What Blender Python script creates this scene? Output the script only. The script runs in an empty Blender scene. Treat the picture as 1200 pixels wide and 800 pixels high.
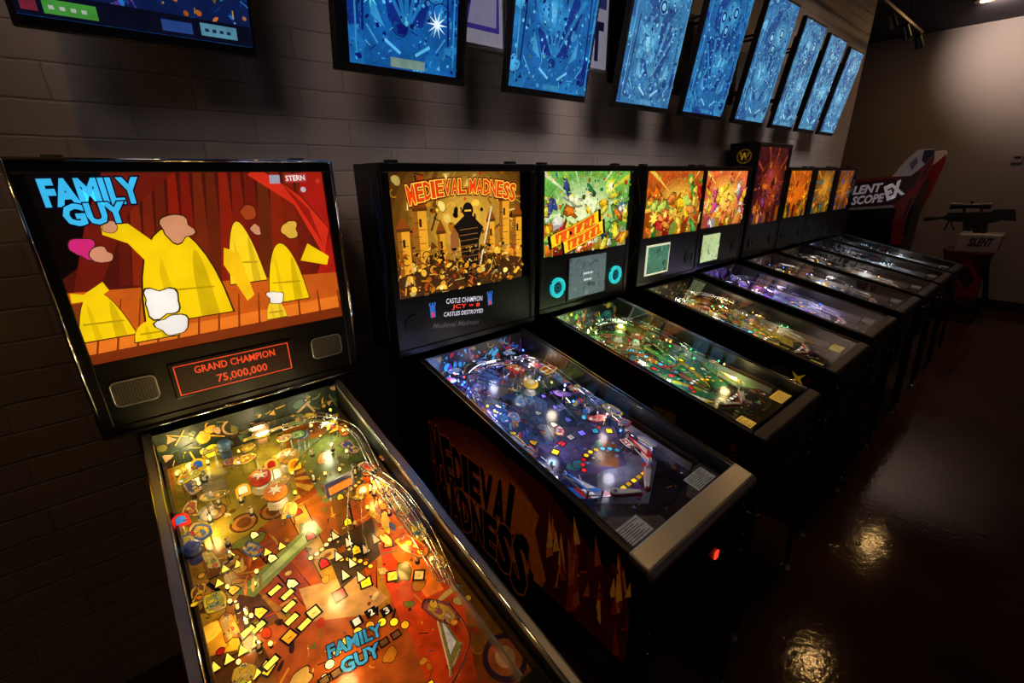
import bpy, math, random
from mathutils import Vector, Matrix
S=bpy.context.scene; COL=S.collection
S.view_settings.view_transform='Standard'
# ---------------------------------------------------------------- camera
F,YAW,PIT,ROL,HC=526.93,.6989,.3529,-.0107,1.8727
fw=Vector((math.sin(YAW)*math.cos(PIT),math.cos(YAW)*math.cos(PIT),-math.sin(PIT)))
rt=Vector((math.cos(YAW),-math.sin(YAW),0)); up=rt.cross(fw)
RR=rt*math.cos(ROL)+up*math.sin(ROL); UU=-rt*math.sin(ROL)+up*math.cos(ROL)
cd=bpy.data.cameras.new('camera'); cam=bpy.data.objects.new('camera',cd); COL.objects.link(cam)
cd.lens=F/1200*36; cd.sensor_width=36; cd.clip_start=.02
m=Matrix((RR,UU,-fw)).transposed().to_4x4(); m.translation=Vector((0,0,HC)); cam.matrix_world=m
S.camera=cam
def hit(u,v,P0,N):
    """where the sight line measured at photo point (u,v) meets a real plane"""
    d=fw+RR*((u-600)/F)-UU*((v-400)/F); C=Vector((0,0,HC))
    t=(Vector(P0)-C).dot(N)/d.dot(N); return C+d*t
def lin(c): 
    c=c/255; return c/12.92 if c<=.04045 else ((c+.055)/1.055)**2.4
def K(r,g,b,a=0.): return (lin(r),lin(g),lin(b),a)
# ---------------------------------------------------------------- materials
def mat(name,base=(0,0,0,1),rough=.5,metal=0,emit=None,es=0,noise=0,nscale=20,bump=0,spec=.5,coat=0):
    M=bpy.data.materials.new(name); M.use_nodes=True; nt=M.node_tree; b=nt.nodes['Principled BSDF']
    b.inputs['Base Color'].default_value=(*base[:3],1); b.inputs['Roughness'].default_value=rough; b.inputs['Metallic'].default_value=metal
    b.inputs['Specular IOR Level'].default_value=spec; b.inputs['Coat Weight'].default_value=coat
    if emit: b.inputs['Emission Color'].default_value=(*emit[:3],1); b.inputs['Emission Strength'].default_value=es
    n=nt.nodes.new('ShaderNodeTexNoise'); n.inputs['Scale'].default_value=nscale; n.inputs['Detail'].default_value=5
    tc=nt.nodes.new('ShaderNodeTexCoord'); nt.links.new(tc.outputs['Object'],n.inputs['Vector'])
    mr=nt.nodes.new('ShaderNodeMapRange'); mr.inputs['To Min'].default_value=max(.02,rough-.05-noise); mr.inputs['To Max'].default_value=min(1,rough+.05+noise)
    nt.links.new(n.outputs['Fac'],mr.inputs['Value']); nt.links.new(mr.outputs[0],b.inputs['Roughness'])
    if bump:
        bp=nt.nodes.new('ShaderNodeBump'); bp.inputs['Strength'].default_value=bump; bp.inputs['Distance'].default_value=.01
        nt.links.new(n.outputs['Fac'],bp.inputs['Height']); nt.links.new(bp.outputs[0],b.inputs['Normal'])
    return M
def art_mat(name,k,rough=.4,nz=.35,nscale=60,base=1.):
    M=bpy.data.materials.new(name); M.use_nodes=True; nt=M.node_tree; b=nt.nodes['Principled BSDF']; L=nt.links.new
    at=nt.nodes.new('ShaderNodeAttribute'); at.attribute_name='Col'
    tc=nt.nodes.new('ShaderNodeTexCoord'); n=nt.nodes.new('ShaderNodeTexNoise'); n.inputs['Scale'].default_value=nscale; n.inputs['Detail'].default_value=6
    L(tc.outputs['Object'],n.inputs['Vector'])
    mr=nt.nodes.new('ShaderNodeMapRange'); mr.inputs['From Min'].default_value=.3; mr.inputs['From Max'].default_value=.7
    mr.inputs['To Min'].default_value=1-nz; mr.inputs['To Max'].default_value=1+nz*.4
    L(n.outputs['Fac'],mr.inputs['Value'])
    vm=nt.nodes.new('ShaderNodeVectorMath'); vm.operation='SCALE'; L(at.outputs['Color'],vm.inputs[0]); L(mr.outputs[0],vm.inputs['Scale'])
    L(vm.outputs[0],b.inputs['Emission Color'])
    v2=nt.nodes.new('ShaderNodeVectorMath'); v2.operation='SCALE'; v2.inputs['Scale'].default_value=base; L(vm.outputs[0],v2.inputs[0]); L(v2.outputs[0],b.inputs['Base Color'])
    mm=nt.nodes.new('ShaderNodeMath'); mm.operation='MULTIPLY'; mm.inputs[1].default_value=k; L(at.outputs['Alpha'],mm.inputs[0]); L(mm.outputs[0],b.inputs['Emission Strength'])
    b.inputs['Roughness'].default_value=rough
    return M
ART=art_mat('printed_art',1.0); PRINT=art_mat('smooth_print',1.0,.35,.12,25)
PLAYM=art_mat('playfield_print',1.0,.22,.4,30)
TVART=art_mat('tv_picture',1.08,.2,.35,18,.15)
BLACK=mat('black_paint',K(12,11,13),.35,spec=.4); BLKP=mat('black_plastic',K(13,12,14),.42)
CHROME=mat('chrome',K(215,215,220),.12,1); STEEL=mat('brushed_steel',K(200,204,212),.34,.9,nscale=8,noise=.05)
DSTEEL=mat('dark_steel',K(62,60,58),.4,1); RUBBER=mat('black_rubber',K(18,18,18),.8)
WRUB=mat('white_rubber',K(215,205,190),.6)
def clear(name,tint,fac=.08,rough=.05):
    M=bpy.data.materials.new(name); M.use_nodes=True; nt=M.node_tree; nt.nodes.remove(nt.nodes['Principled BSDF']); o=nt.nodes['Material Output']; L=nt.links.new
    t=nt.nodes.new('ShaderNodeBsdfTransparent'); t.inputs[0].default_value=(*tint[:3],1)
    g=nt.nodes.new('ShaderNodeBsdfGlossy'); g.inputs['Roughness'].default_value=rough
    n=nt.nodes.new('ShaderNodeTexNoise'); n.inputs['Scale'].default_value=9
    mr=nt.nodes.new('ShaderNodeMapRange'); mr.inputs['To Min'].default_value=rough*.7; mr.inputs['To Max'].default_value=rough*1.5+.01; L(n.outputs['Fac'],mr.inputs['Value']); L(mr.outputs[0],g.inputs['Roughness'])
    fr=nt.nodes.new('ShaderNodeFresnel'); fr.inputs[0].default_value=1.45
    ad=nt.nodes.new('ShaderNodeMath'); ad.inputs[1].default_value=fac-.03; ad.use_clamp=True; L(fr.outputs[0],ad.inputs[0])
    mx=nt.nodes.new('ShaderNodeMixShader'); L(ad.outputs[0],mx.inputs[0]); L(t.outputs[0],mx.inputs[1]); L(g.outputs[0],mx.inputs[2]); L(mx.outputs[0],o.inputs[0])
    return M
GLASS=clear('glass',(.96,.97,.97),.03,.03)
CLEARP=clear('clear_plastic',(.97,.98,.97),.10,.15); CLEARY=clear('clear_yellow_plastic',(1.,.93,.65),.1,.12); CLEARB=clear('clear_blue_plastic',(.75,.87,1.),.1,.12)
CLEARG=clear('clear_green_plastic',(.8,.98,.8),.1,.12)
def em(name,c,s): return mat(name,c,.4,emit=c,es=s)
BW=em('warm_lamp',K(255,190,90),4); BC=em('white_lamp',K(225,232,255),3.5); BB=em('blue_lamp',K(50,110,255),6); BR=em('red_lamp',K(255,50,20),4); BG=em('green_lamp',K(60,255,120),3)
BY=em('yellow_lamp',K(255,220,60),3); REDSLOT=em('red_slot',K(255,60,35),1.2); TEAL=em('teal_glow',K(40,190,195),.85); DOWN=em('downlight_lens',K(255,196,120),170)
FRUB=mat('flipper_rubber',K(190,30,30),.6); WOOD=mat('rail_wood',K(60,42,30),.5); BTN=mat('button_red',K(120,18,18),.3)
WPAINT=mat('white_paint',K(225,215,220),.4); RPAINT=mat('red_paint',K(150,22,24),.35); WFRAME=mat('white_frame',K(200,190,205),.5)
# room materials
def brick():
    M=bpy.data.materials.new('painted_brick'); M.use_nodes=True; nt=M.node_tree; b=nt.nodes['Principled BSDF']; L=nt.links.new
    g=nt.nodes.new('ShaderNodeNewGeometry'); s=nt.nodes.new('ShaderNodeSeparateXYZ'); L(g.outputs['Position'],s.inputs[0])
    ad=nt.nodes.new('ShaderNodeMath'); L(s.outputs[0],ad.inputs[0]); L(s.outputs[1],ad.inputs[1])
    cx=nt.nodes.new('ShaderNodeCombineXYZ'); L(ad.outputs[0],cx.inputs[0]); L(s.outputs[2],cx.inputs[1])
    n=nt.nodes.new('ShaderNodeTexNoise'); n.inputs['Scale'].default_value=10; n.inputs['Detail'].default_value=4; L(cx.outputs[0],n.inputs['Vector'])
    va=nt.nodes.new('ShaderNodeVectorMath'); va.operation='MULTIPLY_ADD'; va.inputs[1].default_value=(.010,.010,0); L(n.outputs['Color'],va.inputs[0]); L(cx.outputs[0],va.inputs[2])
    br=nt.nodes.new('ShaderNodeTexBrick'); L(va.outputs[0],br.inputs['Vector']); br.inputs['Scale'].default_value=1
    br.inputs['Brick Width'].default_value=.34; br.inputs['Row Height'].default_value=.095; br.inputs['Mortar Size'].default_value=.005; br.inputs['Mortar Smooth'].default_value=1.
    br.inputs['Color1'].default_value=K(190,178,174); br.inputs['Color2'].default_value=K(180,169,166); br.inputs['Mortar'].default_value=K(172,161,158)
    n2=nt.nodes.new('ShaderNodeTexNoise'); n2.inputs['Scale'].default_value=3.; n2.inputs['Detail'].default_value=8; L(cx.outputs[0],n2.inputs['Vector'])
    mr=nt.nodes.new('ShaderNodeMapRange'); mr.inputs['From Min'].default_value=.35; mr.inputs['From Max'].default_value=.7; mr.inputs['To Min'].default_value=.85; mr.inputs['To Max'].default_value=1.06; L(n2.outputs['Fac'],mr.inputs['Value'])
    vm=nt.nodes.new('ShaderNodeVectorMath'); vm.operation='SCALE'; L(br.outputs['Color'],vm.inputs[0]); L(mr.outputs[0],vm.inputs['Scale']); L(vm.outputs[0],b.inputs['Base Color'])
    n3=nt.nodes.new('ShaderNodeTexNoise'); n3.inputs['Scale'].default_value=30; n3.inputs['Detail'].default_value=3; L(cx.outputs[0],n3.inputs['Vector'])
    m2=nt.nodes.new('ShaderNodeMath'); m2.operation='MULTIPLY_ADD'; m2.inputs[1].default_value=-1.6; L(br.outputs['Fac'],m2.inputs[0]); L(n3.outputs['Fac'],m2.inputs[2])
    bp=nt.nodes.new('ShaderNodeBump'); bp.inputs['Strength'].default_value=.4; bp.inputs['Distance'].default_value=.006; L(m2.outputs[0],bp.inputs['Height']); L(bp.outputs[0],b.inputs['Normal'])
    b.inputs['Roughness'].default_value=.55
    return M
BRICK=brick()
PLASTER=mat('painted_plaster',K(140,130,136),.7,bump=.06,nscale=30); CEIL=mat('dark_ceiling',K(42,35,54),.8)
def floor_m():
    M=mat('polished_concrete',K(40,25,17),.09,spec=.5); nt=M.node_tree; b=nt.nodes['Principled BSDF']; L=nt.links.new
    tc=nt.nodes.new('ShaderNodeTexCoord'); n=nt.nodes.new('ShaderNodeTexNoise'); n.inputs['Scale'].default_value=2.2; n.inputs['Detail'].default_value=8; L(tc.outputs['Object'],n.inputs['Vector'])
    r=nt.nodes.new('ShaderNodeValToRGB'); r.color_ramp.elements[0].position=.3; r.color_ramp.elements[0].color=K(52,32,22)[:3]+(1,); r.color_ramp.elements[1].position=.75; r.color_ramp.elements[1].color=K(86,54,36)[:3]+(1,)
    L(n.outputs['Fac'],r.inputs[0]); L(r.outputs[0],b.inputs['Base Color'])
    n2=nt.nodes.new('ShaderNodeTexNoise'); n2.inputs['Scale'].default_value=34; n2.inputs['Detail'].default_value=4; L(tc.outputs['Object'],n2.inputs['Vector'])
    bp=nt.nodes.new('ShaderNodeBump'); bp.inputs['Strength'].default_value=.07; bp.inputs['Distance'].default_value=.01; L(n2.outputs['Fac'],bp.inputs['Height']); L(bp.outputs[0],b.inputs['Normal'])
    return M
FLOOR=floor_m()
# ---------------------------------------------------------------- mesh helper
class MB:
    def __init__(s): s.v=[]; s.f=[]; s.m=[]; s.c=[]; s.mi=0; s.col=(.5,.5,.5,0)
    def add(s,vs,fs,col=None,mi=None):
        n=len(s.v); s.v+=[tuple(p) for p in vs]
        for f in fs: s.f.append(tuple(i+n for i in f)); s.m.append(s.mi if mi is None else mi); s.c.append(col or s.col)
        return s
    def box(s,x0,x1,y0,y1,z0,z1,**k):
        return s.add([(x,y,z) for z in (z0,z1) for y in (y0,y1) for x in (x0,x1)],[(0,2,3,1),(4,5,7,6),(0,1,5,4),(2,6,7,3),(0,4,6,2),(1,3,7,5)],**k)
    def obox(s,c,a,b,d,**k):
        c,a,b,d=map(Vector,(c,a,b,d))
        return s.add([c+a*i+b*j+d*l for l in (-1,1) for j in (-1,1) for i in (-1,1)],[(0,2,3,1),(4,5,7,6),(0,1,5,4),(2,6,7,3),(0,4,6,2),(1,3,7,5)],**k)
    def prism(s,pts,off,**k):
        n=len(pts); off=Vector(off); a=[Vector(p) for p in pts]
        return s.add(a+[p+off for p in a],[tuple(range(n-1,-1,-1)),tuple(range(n,2*n))]+[(i,(i+1)%n,n+(i+1)%n,n+i) for i in range(n)],**k)
    def frame(s,d):
        d=Vector(d).normalized(); h=Vector((0,0,1)) if abs(d.z)<.9 else Vector((1,0,0)); a=d.cross(h).normalized(); return a,d.cross(a)
    def cyl(s,p0,p1,r0,r1=None,n=14,**k):
        r1=r0 if r1 is None else r1; p0=Vector(p0);p1=Vector(p1); a,b=s.frame(p1-p0)
        vs=[p+(a*math.cos(t)+b*math.sin(t))*r for p,r in ((p0,r0),(p1,r1)) for t in [2*math.pi*i/n for i in range(n)]]
        return s.add(vs,[tuple(range(n-1,-1,-1)),tuple(range(n,2*n))]+[(i,(i+1)%n,n+(i+1)%n,n+i) for i in range(n)],**k)
    def tube(s,pts,r,n=7,**k):
        pts=[Vector(p) for p in pts]; vs=[];fs=[]
        for i,p in enumerate(pts):
            d=pts[min(i+1,len(pts)-1)]-pts[max(i-1,0)]; a,b=s.frame(d)
            vs+=[p+(a*math.cos(t)+b*math.sin(t))*r for t in [2*math.pi*j/n for j in range(n)]]
            if i: fs+=[((i-1)*n+j,(i-1)*n+(j+1)%n,i*n+(j+1)%n,i*n+j) for j in range(n)]
        fs+=[tuple(range(n-1,-1,-1)),tuple(range(len(vs)-n,len(vs)))]
        return s.add(vs,fs,**k)
    def ball(s,c,r,sc=(1,1,1),n=12,m=7,**k):
        c=Vector(c); vs=[c+Vector((0,0,-r*sc[2]))];fs=[]
        for i in range(1,m):
            t=math.pi*i/m
            for j in range(n):
                q=2*math.pi*j/n; vs.append(c+Vector((r*sc[0]*math.sin(t)*math.cos(q),r*sc[1]*math.sin(t)*math.sin(q),-r*sc[2]*math.cos(t))))
        vs.append(c+Vector((0,0,r*sc[2]))); e=len(vs)-1
        for j in range(n):
            fs.append((0,1+(j+1)%n,1+j)); fs.append((e,e-n+j,e-n+(j+1)%n))
            for i in range(m-2): fs.append((1+i*n+j,1+i*n+(j+1)%n,1+(i+1)*n+(j+1)%n,1+(i+1)*n+j))
        return s.add(vs,fs,**k)
    def merge(s,o,mi=0):
        n=len(s.v); s.v+=o.v
        for f,c in zip(o.f,o.c): s.f.append(tuple(i+n for i in f)); s.m.append(mi); s.c.append(c)
    def build(s,name,mats,parent=None,bevel=0,smooth=False):
        me=bpy.data.meshes.new(name); me.from_pydata(s.v,[],s.f)
        for M in (mats if isinstance(mats,(list,tuple)) else [mats]): me.materials.append(M)
        me.polygons.foreach_set('material_index',s.m)
        ca=me.color_attributes.new('Col','FLOAT_COLOR','CORNER'); buf=[]
        for f,c in zip(s.f,s.c): buf+=list(c)*len(f)
        ca.data.foreach_set('color',buf)
        if smooth: me.polygons.foreach_set('use_smooth',[True]*len(s.f))
        o=bpy.data.objects.new(name,me); COL.objects.link(o)
        if parent: o.parent=parent
        if bevel:
            b=o.modifiers.new('bevel','BEVEL'); b.width=bevel; b.segments=2; b.limit_method='ANGLE'
        return o
def thing(name,label,cat,loc,group=None,rx=0):
    o=bpy.data.objects.new(name,None); o.empty_display_size=.1; COL.objects.link(o); o.location=loc; o.rotation_euler=(rx,0,0)
    o['label']=label; o['category']=cat
    if group: o['group']=group
    return o
def struct(o): o['kind']='structure'; return o
_tc={}
def text_geo(s,off=0.,shear=0.):
    k=(s,off,shear)
    if k not in _tc:
        cu=bpy.data.curves.new('t','FONT'); cu.body=s; cu.size=1; cu.offset=off; cu.shear=shear; cu.resolution_u=2
        o=bpy.data.objects.new('t',cu); COL.objects.link(o); dg=bpy.context.evaluated_depsgraph_get(); dg.update()
        me=bpy.data.meshes.new_from_object(o.evaluated_get(dg))
        _tc[k]=([(v.co.x,v.co.y) for v in me.vertices],[tuple(p.vertices) for p in me.polygons])
        bpy.data.objects.remove(o); bpy.data.curves.remove(cu); bpy.data.meshes.remove(me)
    return _tc[k]
# ---------------------------------------------------------------- flat printed art
class Art:
    def __init__(s,O,A,B,N,rect,base=(0,0,0),eps=3e-5):
        s.O,s.A,s.B,s.N=map(Vector,(O,A,B,N)); s.A.normalize(); s.B.normalize(); s.N.normalize(); s.r=rect; s.base=Vector(base); s.mb=MB(); s.l=0; s.eps=eps
    def P(s,a,b): return s.O+s.A*a+s.B*b+s.N*(s.eps*s.l)
    def px(s,u,v):
        p=hit(u,v,s.O+s.base,s.N)-s.base-s.O; return (p.dot(s.A),p.dot(s.B))
    def clip(s,p):
        a0,a1,b0,b1=s.r
        for ax,lim,sg in ((0,a0,1),(0,a1,-1),(1,b0,1),(1,b1,-1)):
            out=[]
            for i in range(len(p)):
                c,d=p[i],p[(i+1)%len(p)]; ic=(c[ax]-lim)*sg>=0; idd=(d[ax]-lim)*sg>=0
                if ic: out.append(c)
                if ic!=idd:
                    t=(lim-c[ax])/(d[ax]-c[ax]); out.append((c[0]+(d[0]-c[0])*t,c[1]+(d[1]-c[1])*t))
            p=out
            if len(p)<3: return []
        return p
    def poly(s,pts,col):
        p=s.clip(list(pts))
        if len(p)<3: return
        s.l+=1; s.mb.add([s.P(*q) for q in p],[tuple(range(len(p)))],col=col)
    def ppoly(s,pts,col): s.poly([s.px(*q) for q in pts],col)
    def rect(s,a0,a1,b0,b1,col): s.poly([(a0,b0),(a1,b0),(a1,b1),(a0,b1)],col)
    def ell(s,a,b,r,r2,col,rot=0,n=18):
        c,q=math.cos(rot),math.sin(rot); s.poly([(a+r*math.cos(t)*c-r2*math.sin(t)*q,b+r*math.cos(t)*q+r2*math.sin(t)*c) for t in [2*math.pi*i/n for i in range(n)]],col)
    def pell(s,u,v,r,r2,col,rot=0):  # radii in metres, centre measured in the photo
        a,b=s.px(u,v); s.ell(a,b,r,r2,col,rot)
    def blob(s,a,b,r,r2,col,R,rot=0,out=None,n=9,sub=3,j=.3):
        k=[R.uniform(.95-j,.95+j) for _ in range(n)]; pts=[]
        for i in range(n*sub):
            t=i/sub; i0=int(t)%n; i1=(i0+1)%n; w=(t-int(t)); w=w*w*(3-2*w); kk=k[i0]*(1-w)+k[i1]*w; an=2*math.pi*i/(n*sub)
            x,y=r*kk*math.cos(an),r2*kk*math.sin(an); pts.append((a+x*math.cos(rot)-y*math.sin(rot),b+x*math.sin(rot)+y*math.cos(rot)))
        if out: s.poly([(a+(x-a)*1.1,b+(y-b)*1.1) for x,y in pts],out)
        s.poly(pts,col)
    def star(s,a,b,r0,r1,n,col,rot=0):
        s.poly([(a+(r0 if i%2 else r1)*math.cos(rot+math.pi*i/n),b+(r0 if i%2 else r1)*math.sin(rot+math.pi*i/n)) for i in range(2*n)],col)
    def line(s,a,b,c,d,w,col):
        L=math.hypot(c-a,d-b) or 1e-6; nx,ny=-(d-b)/L*w/2,(c-a)/L*w/2; s.poly([(a+nx,b+ny),(c+nx,d+ny),(c-nx,d-ny),(a-nx,b-ny)],col)
    def ring(s,a,b,r,w,col,n=20,t0=0,t1=6.2832):
        for i in range(n):
            p0,p1=t0+(t1-t0)*i/n,t0+(t1-t0)*(i+1)/n
            s.poly([(a+q*math.cos(t),b+q*math.sin(t)) for q,t in ((r,p0),(r,p1),(r-w,p1),(r-w,p0))],col); s.l-=1
        s.l+=1
    def text(s,t,a,b,w,h,col,off=0,shear=0,out=None,rot=0,oo=.05):
        v0,_=text_geo(t,0,shear); 
        x0,x1=min(v[0] for v in v0),max(v[0] for v in v0); y0,y1=min(v[1] for v in v0),max(v[1] for v in v0)
        for o,c in (((off+oo),out),(off,col)):
            if c is None: continue
            vs,fs=text_geo(t,o,shear); s.l+=2; pts=[]
            for x,y in vs:
                X=(x-x0)/(x1-x0)*w; Y=(y-y0)/(y1-y0)*h
                pts.append(s.P(a+X*math.cos(rot)-Y*math.sin(rot),b+X*math.sin(rot)+Y*math.cos(rot)))
            s.mb.add(pts,fs,col=c)
    def arch(s,t,a,b,w,h,col,bow,rot0=0,big=.25,**k):
        """letters set one by one on a bowed baseline, outer letters taller"""
        wd=[.5 if ch in 'I ' else 1 for ch in t]; tot=sum(wd); x=0; c0,s0=math.cos(rot0),math.sin(rot0)
        for ch,c in zip(t,wd):
            cw=w*c/tot; q=(x+cw/2)/w*2-1; hh=h*(1+big*q*q); X=x+cw*.06; Y=bow*(1-q*q)-(hh-h)*.3
            if ch!=' ': s.text(ch,a+X*c0-Y*s0,b+X*s0+Y*c0,cw*(.86 if ch!='I' else .6),hh,col,rot=rot0-q*bow/w*2.2,**k)
            x+=cw
    def ptext(s,t,p0,p1,ptop,col,bow=0,**k):
        a,b=s.px(*p0); c,d=s.px(*p1); e,f=s.px(*ptop); w,h,r=math.hypot(c-a,d-b),math.hypot(e-a,f-b),math.atan2(d-b,c-a)
        if bow: s.arch(t,a,b,w,h,col,bow,rot0=r,**k)
        else: s.text(t,a,b,w,h,col,rot=r,**k)
def g(c,a): return (c[0],c[1],c[2],a)
def dk(c,k): return (c[0]*k,c[1]*k,c[2]*k,c[3])
def detail(A,R,pal,n,gl,rm=.010):
    """fine printed marks: small patches, dots, strokes, tiny triangles"""
    a0,a1,b0,b1=A.r
    for i in range(n):
        c=R.choice(pal); a=R.uniform(a0,a1); b=R.uniform(b0,b1); r=rm*R.uniform(.25,1.2); gg=gl*R.uniform(.3,1.4); q=R.random()
        if q<.35: A.blob(a,b,r,r*R.uniform(.4,1),g(c,gg),R,R.random()*3,K(10,8,8,.05) if q<.2 else None,n=5,sub=2)
        elif q<.65: t=R.random()*6.3; l=r*R.uniform(1.5,4); A.line(a,b,a+l*math.cos(t),b+l*math.sin(t),r*R.uniform(.2,.45),g(c,gg))
        elif q<.8: A.ell(a,b,r*.45,r*.45,g(c,gg),n=8)
        elif q<.9: t=R.random()*6.3; A.poly([(a+r*math.cos(t+k),b+r*math.sin(t+k)) for k in (0,2.1,4.2)],g(c,gg))
        else: t=R.random()*3; A.ring(a,b,r*1.3,r*.3,g(c,gg),8,t,t+R.uniform(1.5,4))
def comic(A,R,pal,n,gl,outc=K(15,8,8,.2),fine=0,ban=None):
    """painted scene: sky glow, dark skyline, layered rounded masses with shaded sides, fine marks"""
    a0,a1,b0,b1=A.r; W,H=a1-a0,b1-b0; ca,cb=a0+W*R.uniform(.42,.58),b0+H*R.uniform(.5,.62); np_=len(pal)
    for k in range(8): A.rect(a0,a1,b0+H*k/8,b0+H*(k+1)/8,g(dk(pal[0],.5+.08*k),gl*.9))
    for k in range(6): A.ell(ca,cb,W*(.5-.07*k),H*(.46-.065*k),g(tuple(pal[0][j]*(1-k/6)+pal[1%np_][j]*(k/6) for j in range(3))+(0,),gl*(.7+.06*k)),n=26)
    for i in range(20):
        t=i*.314+.1; r0=W*R.uniform(.15,.3); r1=W*.8; A.poly([(ca+r0*math.cos(t),cb+r0*math.sin(t)),(ca+r1*math.cos(t+.04),cb+r1*math.sin(t+.04)),(ca+r1*math.cos(t-.04),cb+r1*math.sin(t-.04))],g(pal[(i%2)+1 if np_>2 else 0],gl*.8))
    for k in range(9): x=a0+W*(k+.5)/9; hh=H*R.uniform(.12,.38); A.poly([(x-W*.06,b0),(x-W*.05,b0+hh*.8),(x,b0+hh),(x+W*.05,b0+hh*.75),(x+W*.06,b0)],g(dk(pal[(k+2)%np_],.35),gl))
    if fine: detail(A,R,[dk(c,.7) for c in pal],fine//2,gl,.014)
    for i in range(n):
        y=1-(i+.5)/n; x=R.random(); a=a0+W*x; b=b0+H*(.05+.85*y*R.uniform(.6,1)); r=W*R.uniform(.04,.095); c=pal[R.randrange(np_)]; rot=R.uniform(-.9,.9)+(1.57 if R.random()<.5 else 0); q=R.random()
        if q<.85:
            r2=r*R.uniform(.35,.7); A.blob(a,b,r,r2,g(dk(c,.4),gl),R,rot,outc,n=11,j=.45,sub=1); A.blob(a-r*.08,b+r*.1,r*.78,r2*.72,g(dk(c,.8),gl),R,rot,n=11,j=.45,sub=1); A.blob(a-r*.15,b+r*.2,r*.5,r2*.4,g(c,gl),R,rot,n=9,sub=1,j=.4)
            for k in range(5): xx=R.uniform(-.9,.9)*r; A.line(a+xx*math.cos(rot),b+xx*math.sin(rot),a+xx*math.cos(rot)-r2*math.sin(rot)*.7,b+xx*math.sin(rot)+r2*math.cos(rot)*.7,r*.045,outc if k%2 else g(pal[(k+i)%np_],gl))
        else: A.star(a,b,r*.4,r*.9,8,g(c,gl),rot); A.star(a,b,r*.25,r*.5,8,g(pal[1%np_],gl),rot)
    if ban:
        c1,c2,x,y,w_,h_,rt_=ban; a,b=a0+W*x,b0+H*y
        for k,(dx,dy,s_) in enumerate(((0,0,1.),(W*.1,-H*.11,.85))):
            for sc,c in ((1.12,outc),(1.,c1),(.82,c2)):
                P=[(-w_*W*s_*sc,-h_*H*sc*.8),(w_*W*s_*sc,-h_*H*sc),(w_*W*s_*sc*1.05,h_*H*sc),(0,h_*H*sc*.75),(-w_*W*s_*sc*.98,h_*H*sc)]; A.poly([(a+dx+px_*math.cos(rt_)-py*math.sin(rt_),b+dy+px_*math.sin(rt_)+py*math.cos(rt_)) for px_,py in P],g(c,gl if c is not outc else .1))
            for k2 in range(5): xx=(-.7+.33*k2)*w_*W*s_; A.line(a+dx+xx*math.cos(rt_)+h_*H*.55*math.sin(rt_),b+dy+xx*math.sin(rt_)-h_*H*.55,a+dx+xx*math.cos(rt_)+.01,b+dy+xx*math.sin(rt_)+h_*H*.5,W*.022,g(c1,gl))
    if fine: detail(A,R,pal+[outc,outc],fine//2,gl,.009)
# ---------------------------------------------------------------- pinball machine
ZB=1.184; CW=.57; HB=1.201; sl=(1.184-.96)/1.113
class Machine: pass
def set_len(l):
    global L,ZF,PF0,PF1,PB,PL,PN
    L=l; ZF=ZB-sl*l; PF0=Vector((0,-L+.085,ZF-.06)); PF1=Vector((0,-.012,ZB-.125)); PB=(PF1-PF0).normalized(); PL=(PF1-PF0).length; PN=Vector((1,0,0)).cross(PB).normalized()
def pfP(a,b,h=0): return PF0+Vector((a,0,0))+PB*b+PN*h
def smooth(p,k=5):
    p=[Vector(q) for q in p]; o=[]
    for i in range(len(p)-1):
        a,b,c,d=p[max(i-1,0)],p[i],p[i+1],p[min(i+2,len(p)-1)]
        for j in range(k):
            t=j/k; o.append(.5*((2*b)+(c-a)*t+(2*a-5*b+4*c-d)*t*t+(3*b-a-3*c+d)*t**3))
    return o+[p[-1]]
def ramp(path,w,hw,M,parent,name='ramp'):
    q=smooth(path); mb=MB(); vs=[]; fs=[]
    for i,p in enumerate(q):
        d=q[min(i+1,len(q)-1)]-q[max(i-1,0)]; n=Vector((-d.y,d.x,0)).normalized()*w/2
        vs+=[pfP(p.x+n.x,p.y+n.y,p.z+hw),pfP(p.x+n.x*.9,p.y+n.y*.9,p.z),pfP(p.x-n.x*.9,p.y-n.y*.9,p.z),pfP(p.x-n.x,p.y-n.y,p.z+hw)]
        if i: fs+=[(4*i-4+j,4*i-3+j,4*i+1+j,4*i+j) for j in range(3)]
    mb.add(vs,fs,mi=0)
    for k in (0,3): mb.tube(vs[k::4],.0011,4,mi=1)
    return mb.build(name,[M,CHROME],parent)
def wire(path,parent,w=.024,M=None):
    q=smooth(path,6); mb=MB(); lines=[[],[],[]]
    for i,p in enumerate(q):
        d=q[min(i+1,len(q)-1)]-q[max(i-1,0)]; n=Vector((-d.y,d.x,0)).normalized()*w/2
        a=[pfP(p.x+n.x,p.y+n.y,p.z+.012),pfP(p.x,p.y,p.z),pfP(p.x-n.x,p.y-n.y,p.z+.012)]
        for k in range(3): lines[k].append(a[k])
        if i%4==0: mb.tube(a,.0013,5)
    for l in lines: mb.tube(l,.0016,5)
    return mb.build('wire_ramp',M or CHROME,parent,smooth=True)
PROTO={}
def post_proto():
    if 'p' not in PROTO:
        mb=MB(); mb.cyl((0,0,0),(0,0,.03),.0035,.0035,8,mi=0); mb.cyl((0,0,.006),(0,0,.014),.0065,.0065,10,mi=1); mb.cyl((0,0,.03),(0,0,.034),.005,.003,8,mi=2)
        o=mb.build('post',[WRUB,RUBBER,CHROME]); PROTO['p']=o.data; bpy.data.objects.remove(o)
    return PROTO['p']
def bulb_proto(M):
    if M.name not in PROTO:
        mb=MB(); mb.cyl((0,0,0),(0,0,.006),.004,.004,8,mi=1); mb.ball((0,0,.010),.0042,(1,1,1.3),8,5,mi=0)
        o=mb.build('bulb',[M,DSTEEL],smooth=True); PROTO[M.name]=o.data; bpy.data.objects.remove(o)
    return PROTO[M.name]
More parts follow.
